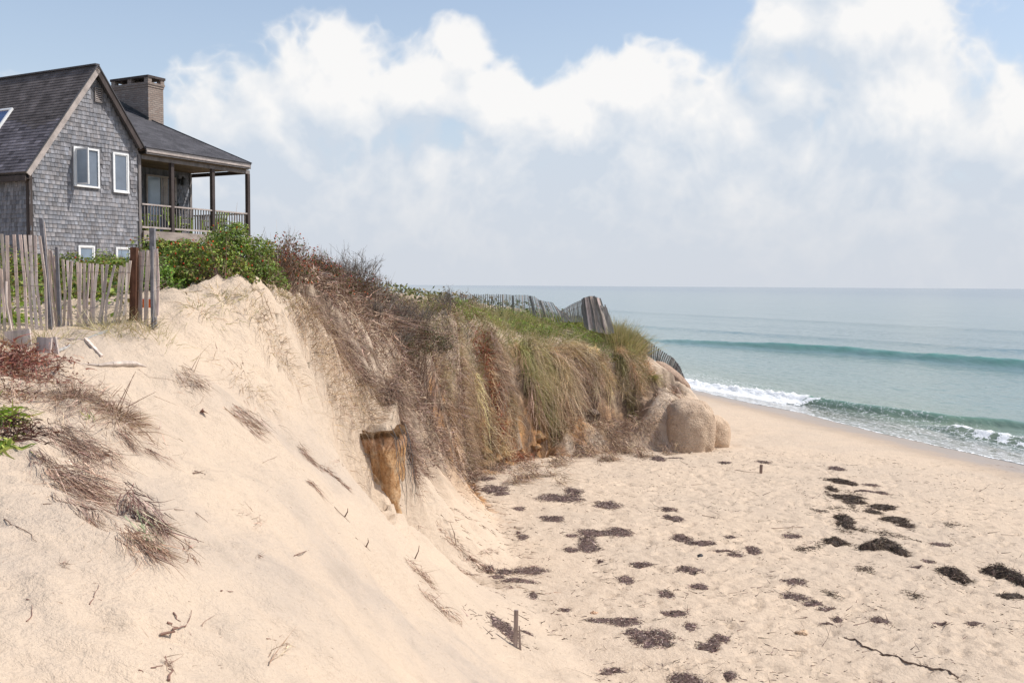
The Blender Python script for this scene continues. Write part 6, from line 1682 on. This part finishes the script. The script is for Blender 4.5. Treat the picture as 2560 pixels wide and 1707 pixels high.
mat_of((330, 330), (560, 560), 130, 520, (.10, .35), DG, 'wide wispy mat of dead stems right of the red dead plant', 801, spread=.9, lift=.10, zup=.4)
mat_of((560, 380), (760, 700), 110, 420, (.12, .40), DG, 'wispy dead grass mat between the wide mat and the spiky tuft', 802, spread=.7, lift=.08, zup=.3)
mat_of((380, 640), (720, 850), 50, 420, (.15, .5), DG, 'long combed mat of dead stems running down the slope to the right', 803, spread=.18, lift=.04)
mat_of((250, 800), (400, 980), 26, 110, (.2, .5), DG, 'narrow row of reddish dead stalks leading to the lower mat', 804, spread=.10, wid=(.005, .011))
mat_of((480, 780), (640, 980), 24, 110, (.15, .4), DG, 'narrow dark row of dead stalks right of the reddish row', 805, spread=.14, wid=(.005, .010))
mat_of((360, 990), (680, 1150), 70, 520, (.12, .42), DG, 'thick lower mat of tangled dead grass on the near slope', 806, spread=.35, lift=.08, zup=.2)
mat_of((440, 1100), (660, 1290), 34, 150, (.12, .35), DG, 'fringe of dead stems below the thick lower mat', 807, spread=.2)
mat_of((1000, 780), (1170, 900), 20, 50, (.1, .25), DG, 'sparse dead stems in the middle of the near sand', 808, spread=.3)
mat_of((1230, 250), (1400, 370), 36, 190, (.08, .28), DG, 'small feathery dead grass mat below the driftwood branch', 809, spread=.5, lift=.05, zup=.3)
mat_of((1620, 500), (1820, 660), 40, 210, (.10, .32), DG, 'feathery dead grass mat on the right side of the near slope', 810, spread=.25, lift=.04)
mat_of((1560, 510), (1640, 570), 6, 12, (.2, .4), DG, 'few long curved stems left of the feathery right mat', 811, spread=.15)
mat_of((870, 1115), (1080, 1360), 24, 170, (.18, .48), [(.26, .165, .13), (.18, .11, .09), (.36, .26, .21), (.10, .06, .05)], 'thick bundle of dark parallel stalks pointing down the slope', 812, spread=.07, lift=.12, wid=(.006, .013), zup=.04)
mat_of((1000, 1250), (1160, 1400), 34, 180, (.08, .28), DG, 'frayed lower end of the thick stalk bundle', 813, spread=.35)
mat_of((880, 1380), (1120, 1545), 50, 330, (.08, .30), [(.42, .27, .19), (.30, .18, .13), (.5, .36, .26), (.2, .12, .09)], 'rusty dead grass tuft below the thick stalk bundle', 814, spread=.4, lift=.06, zup=.2)
mat_of((900, 1300), (1010, 1430), 14, 26, (.22, .42), [(.42, .48, .30), (.30, .40, .22), (.5, .52, .36)], 'pale green grass blades lying over the rusty tuft', 815, spread=.16, lift=.12, wid=(.006, .011), mat=M_GRASS, name='green_blades', cat='grass blades', group=None)
mat_of((1300, 1520), (1380, 1450), 8, 22, (.08, .18), DG, 'small broken reeds right of the rusty tuft', 816, spread=.4, wid=(.005, .010), lift=.03)
mat_of((1770, 1370), (1840, 1300), 6, 16, (.10, .22), DG, 'small leaning sheaf of reeds at the right of the near sand', 817, spread=.12, wid=(.005, .009), lift=.05)
mat_of((1700, 1300), (1760, 1220), 24, 30, (.05, .12), DG, 'sprinkle of tiny twigs left of the leaning sheaf', 818, spread=1.2)
mat_of((830, 1000 - 340), (940, 790), 18, 80, (.12, .3), DG, 'short dead stalks under the spiky tuft', 819, spread=.2)
# spiky tuft with long blades
tuft(*z5(830, 560), None, 420, (.15, .42), DG, 'dense spiky brown grass tuft with long blades on the near slope', 821, .10, wid=(.004, .009), lean=(.2, -.1), droop=(.3, 1.0), fan=2.2)
for k, (a, b_, lab) in enumerate([((800, 520), (950, 250), 'longest thin blade rising from the spiky tuft'), ((830, 520), (935, 270), 'second long blade beside the longest in the spiky tuft'), ((770, 430), (860, 350), 'short thick blade rising left of the spiky tuft'), ((850, 500), (1090, 390), 'long flat blade leaning right from the spiky tuft'),
        ((790, 560), (760, 440), 'pale upright blade at the left of the spiky tuft'), ((1350, 260), (1410, 120), 'dark stalk standing alone right of the driftwood branch'), ((1330, 240), (1395, 135), 'thin stalk beside the lone dark stalk')]):
    A = hit(*z5(*a)); B = at(*z5(*b_), A[1] + .12); m = MB(); m.tube([(0, 0, -.03), Vector((B - A) * .5) + Vector((0, 0, -.01)), Vector(B - A)], .006, 4, r1=.002, col=(.27, .18, .13)); o = m.build('dry_stem', M_TWIG); o.location = A; tag(o, lab, 'stem')
tuft(*z5(500, 430), None, 260, (.10, .30), DG, 'brown upright tuft of dead stems in the wide wispy mat', 822, .09, wid=(.004, .009), fan=1.5)
# red dead plant and green plants at the left border
def plant(px, py, n, L, w, cols, label, seed, sp, droop, name='leafy_plant', cat='plant', zup=1.0, curl=.25, mat=M_LEAF, up=.0):
    r = np.random.default_rng(seed); c = hit(px, py); x = c[0] + r.normal(0, sp, n); y = c[1] + r.normal(0, sp, n); root = on_ground(x, y, 0); root[:, 2] += r.random(n) * up
    dd = np.stack([r.normal(0, .8, n), r.normal(0, .8, n), r.uniform(.2, 1, n) * zup], -1)
    o = vobj(name, [strands(root, dd, r.uniform(*L, n), r.uniform(*w, n), r.uniform(*droop, n), pal(n, cols, jit=.25, r=r), 4, curl, ground=.006, r=r)], mat, origin=c); tag(o, label, cat); return o
RED = [(.22, .075, .058), (.30, .115, .085), (.13, .05, .042), (.20, .10, .075), (.36, .19, .14)]
plant(25, 905, 520, (.05, .17), (.012, .028), RED, 'curled dark red dead plant at the left edge, nearest the fence', 831, .20, (.4, 1.3), name='dead_plant', curl=.5, up=.15)
plant(70, 945, 480, (.05, .15), (.010, .022), RED, 'curled reddish brown dead plant right below the dark red one', 832, .22, (.4, 1.3), name='dead_plant', curl=.5, up=.08)
plant(20, 990, 260, (.08, .20), (.008, .016), RED[2:] + BROWN, 'brown dead stems between the red plant and the lower green plant', 833, .20, (.4, 1.2), name='dead_plant', curl=.4, up=.05)
LG = [(.20, .30, .035), (.28, .37, .06), (.13, .22, .03), (.36, .38, .10)]
plant(15, 800, 130, (.28, .55), (.020, .038), LG, 'bright green long leaved plant before the left fence', 834, .12, (.5, 1.2))
plant(8, 1045, 110, (.18, .36), (.020, .036), LG, 'green long leaved plant at the left edge of the near slope', 835, .10, (.5, 1.3))
plant(6, 1120, 50, (.18, .32), (.022, .036), LG[1:], 'pale green broad leaves lowest at the left edge', 836, .05, (.7, 1.5))
plant(50, 1085, 200, (.10, .26), (.008, .016), [(.085, .03, .025), (.13, .05, .04), (.05, .025, .02)], 'blackish red withered leaves hanging right of the lower green plant', 837, .12, (.8, 1.6), name='dead_plant', curl=.4, up=.1)
plant(225, 1045, 10, (.06, .12), (.008, .014), LG, 'tiny green sprout in the dead grass', 838, .02, (.1, .5), curl=.1)
tuft(15, 860, None, 130, (.2, .5), TAN + OLIVE, 'thin pale grass tuft behind the red dead plant', 839, .15, wid=(.004, .008))
# pale grass at the fence foot
for i, (px, py, n_, lab) in enumerate([(265, 820, 120, 'straw coloured grass tuft at the foot of the middle fence'), (300, 828, 90, 'thin straw tuft left of the rusty brown stake'), (350, 815, 60, 'straw stems growing between the right fence pickets'), (120, 850, 80, 'thin dry grass around the two board stubs'), (385, 842, 90, 'brown dry tuft on the sand right of the fence end')]):
    tuft(px, py, None, n_, (.2, .6), [(.52, .45, .27), (.42, .36, .20), (.33, .27, .15)], lab, 850 + i, .16, wid=(.004, .008), droop=(.1, .8), fan=1.0)
# single sticks and twigs
ST = [([(1840, 895), (1940, 850)], .005, 'short straight twig at the right of the near slope'), ([(50, 1215), (230, 1110), (350, 1058)], .004, 'long thin stem curving across the sand at the left'),
      ([(305, 1198), (365, 1180)], .006, 'short stubby twig under the long thin stem'), ([(1220, 1215), (1290, 1225)], .005, 'short twig right of the thick stalk bundle'), ([(1370, 1240), (1455, 1308)], .005, 'thin slanting twig right of the thick stalk bundle'),
      ([(1350, 970), (1400, 965), (1440, 978)], .009, 'flat weathered stick in the middle of the near sand'), ([(1360, 945), (1400, 962), (1435, 940)], .005, 'thin crossed twig on the flat weathered stick'),
      ([(970, 240), (1040, 295), (1220, 315)], .004, 'fine curved root under the driftwood branch'), ([(30, 1290), (120, 1345), (190, 1390), (260, 1455)], .006, 'thin crooked root at the left edge of the near sand'),
      ([(1340, 500), (1400, 480), (1425, 435)], .004, 'small curved twig near the lone brown leaf'), ([(1080, 430), (1190, 470), (1240, 490)], .004, 'fine arched twig left of the small curved twig')]
for pts, rd, lab in ST: stick(pts, z5, rd, lab, (.24, .16, .12))
A = hit(*z5(1425, 550)); m = MB(); m.add([(-.07, 0, .0), (0, .02, .015), (.07, -.02, .0), (0, -.03, .05), (-.02, .05, .06)], [(0, 1, 2, 3), (0, 3, 4), (1, 4, 3)], (.28, .15, .12)); o = m.build('fallen_leaf', M_DEADLEAF); o.location = A; tag(o, 'lone curled brown leaf lying on the open sand', 'leaf')
SL = [([(1180, 855), (1270, 840), (1360, 800)], .014, 'thick forked driftwood piece at the bottom of the near sand'), ([(1230, 770), (1310, 800)], .012, 'short stub stuck beside the forked driftwood'), ([(1275, 700), (1330, 770)], .009, 'small dark twig above the forked driftwood'),
      ([(1360, 790), (1410, 680)], .006, 'thin twig rising from the forked driftwood'), ([(660, 645), (690, 575), (728, 485)], .006, 'slanting dark twig in the lower left sand'), ([(1625, 530), (1715, 533)], .009, 'stubby stick right of centre in the near sand'),
      ([(195, 590), (232, 618)], .006, 'tiny twig above the pale root stub'), ([(195, 765), (235, 700), (235, 650)], .006, 'pale root stub at the lower left'), ([(1110, 1115), (1190, 1080), (1260, 1075)], .006, 'thin twig reaching the small root knot at the bottom'),
      ([(1020, 1110), (1055, 1145)], .006, 'short twig at the bottom left of the small root knot'), ([(1240, 1195), (1235, 1130)], .014, 'reddish stub at the bottom edge under the root knot'), ([(1960, 880), (2035, 895)], .006, 'short twig left of the long straw sheaf'),
      ([(1485, 795), (1510, 750), (1580, 720)], .004, 'fine twig right of the forked driftwood'), ([(2160, 270), (2270, 222)], .005, 'straight twig on the upper right of the near sand')]
for pts, rd, lab in SL: stick(pts, zL, rd, lab, (.26, .16, .125))
mat_of((1965, 1080), (2110, 930), 8, 26, (.12, .30), [(.40, .29, .20), (.30, .20, .14), (.5, .38, .27)], 'long straw sheaf lying at the bottom of the near sand', 861, conv=zL, spread=.12, wid=(.004, .009), lift=.02)
mat_of((1200, 1040), (1280, 1100), 14, 36, (.03, .10), DG, 'small root knot at the bottom of the near sand', 862, conv=zL, spread=1.2, lift=.03, zup=.5)
mat_of((430, 330), (480, 340), 12, 18, (.03, .10), DG, 'small sprig with a thin leaning stem in the left sand', 863, conv=zL, spread=1.2, lift=.02, zup=.6)
mat_of((1880, 265), (1915, 280), 12, 18, (.03, .10), DG, 'small sprig with a thin leaning stem in the right sand', 864, conv=zL, spread=1.2, lift=.02, zup=.6)
mat_of((1355, 230), (1420, 300), 14, 26, (.05, .12), [(.40, .25, .17), (.28, .16, .11)], 'broken reddish reeds right of the rusty tuft bottom', 865, conv=zL, spread=.5, lift=.02)
# dead vines down the right of the near slope
mat_of((845, 855), (960, 950), 16, 160, (.05, .2), DG[:4], 'dead vine mat at the top of the long vine trail', 871, conv=z6, spread=.5, lift=.05, zup=.2, wid=(.006, .012))
mat_of((950, 945), (1100, 1060), 12, 200, (.06, .22), DG[:4], 'middle part of the long vine trail down to the seaweed strips', 872, conv=z6, spread=.4, lift=.04, wid=(.006, .012))
mat_of((900, 1000), (1030, 1080), 5, 60, (.06, .2), DG[:3], 'thin second vine trail left of the long one', 873, conv=z6, spread=.3, wid=(.005, .009))
mat_of((1040, 990), (1130, 970), 6, 60, (.05, .15), DG[:4], 'short vine branch reaching right from the long trail', 874, conv=z6, spread=.4, wid=(.005, .01))
mat_of((700, 1020), (830, 1140), 16, 210, (.06, .22), DG, 'tangled dead vine clump on the edge of the near slope', 875, conv=z6, spread=.6, lift=.07, zup=.35)
mat_of((760, 1150), (945, 1295), 16, 240, (.06, .24), DG, 'lower tangled dead vine clump along the slope edge', 876, conv=z6, spread=.45, lift=.07, zup=.3)
mat_of((290, 570), (435, 685), 12, 190, (.05, .18), DG[:4] + DG[3:4], 'dark dead root mat left of the clay column', 877, conv=z6, spread=.5, lift=.03)
mat_of((330, 578), (410, 562), 5, 50, (.05, .15), DG[:4], 'short dark root strip above the root mat', 878, conv=z6, spread=.3)
mat_of((190, 480), (270, 560), 16, 120, (.08, .22), DG, 'brown root tuft on the small sand ledge left of the column', 879, conv=z6, spread=.3, lift=.04)
mat_of((230, 640), (305, 705), 8, 60, (.06, .18), DG[:4], 'small dead vine strip below the sand ledge', 880, conv=z6, spread=.3)
mat_of((600, 330), (700, 460), 20, 120, (.1, .3), BROWN, 'dark vine strip beside the top of the clay column', 881, conv=z6, spread=.4, lift=.08)
for a, b_, lab, up_ in [((935, 935), (905, 830), 'dark crooked twig standing in the long vine trail', 1), ((738, 1000), (762, 938), 'thin stalk standing in the tangled vine clump', 1), ((365, 765), (440, 835), 'fine forked twig on the bare slope below the clay column', 0), ((465, 905), (535, 972), 'fine twig on the bare slope above the vine clump', 0),
                        ((410, 805), (428, 765), 'tiny upright twig beside the fine forked one', 1), ((510, 945), (522, 905), 'tiny upright twig beside the fine twig above the clump', 1), ((180, 992), (245, 962), 'short straight stick on the left of the bare slope', 0)]:
    if up_:
        A = hit(*z6(*a)); B = at(*z6(*b_), A[1]); m = MB(); m.tube([(0, 0, -.03), Vector((B - A) * .55) + Vector((.02, 0, 0)), Vector(B - A)], .009, 4, r1=.003, col=(.14, .09, .07)); o = m.build('twig', M_TWIG); o.location = A; tag(o, lab, 'twig')
    else: stick([a, b_], z6, .006, lab, (.2, .13, .1), name='twig', cat='twig')
# tiny litter on the near sand
r = np.random.default_rng(900); n = 1500; y = 4.5 + 10 * r.random(n) ** 1.2; x = r.uniform(-.52, .02, n) * y; k = fbm(x * .9, y * .9 + 3, 3) > .02; x, y = x[k], y[k]; n = len(x)
o = vobj('plant_litter', [strands(on_ground(x, y, .002), np.stack([r.normal(0, 1, n), r.normal(0, 1, n), np.abs(r.normal(0, .15, n))], -1), r.uniform(.008, .045, n), r.uniform(.002, .005, n), 0, pal(n, DG, jit=.3, r=r), 1, .1, ground=.002, r=r)], M_TWIG); tag(o, 'tiny bits of dry grass and twig sprinkled on the near sand', 'litter', kind='stuff')
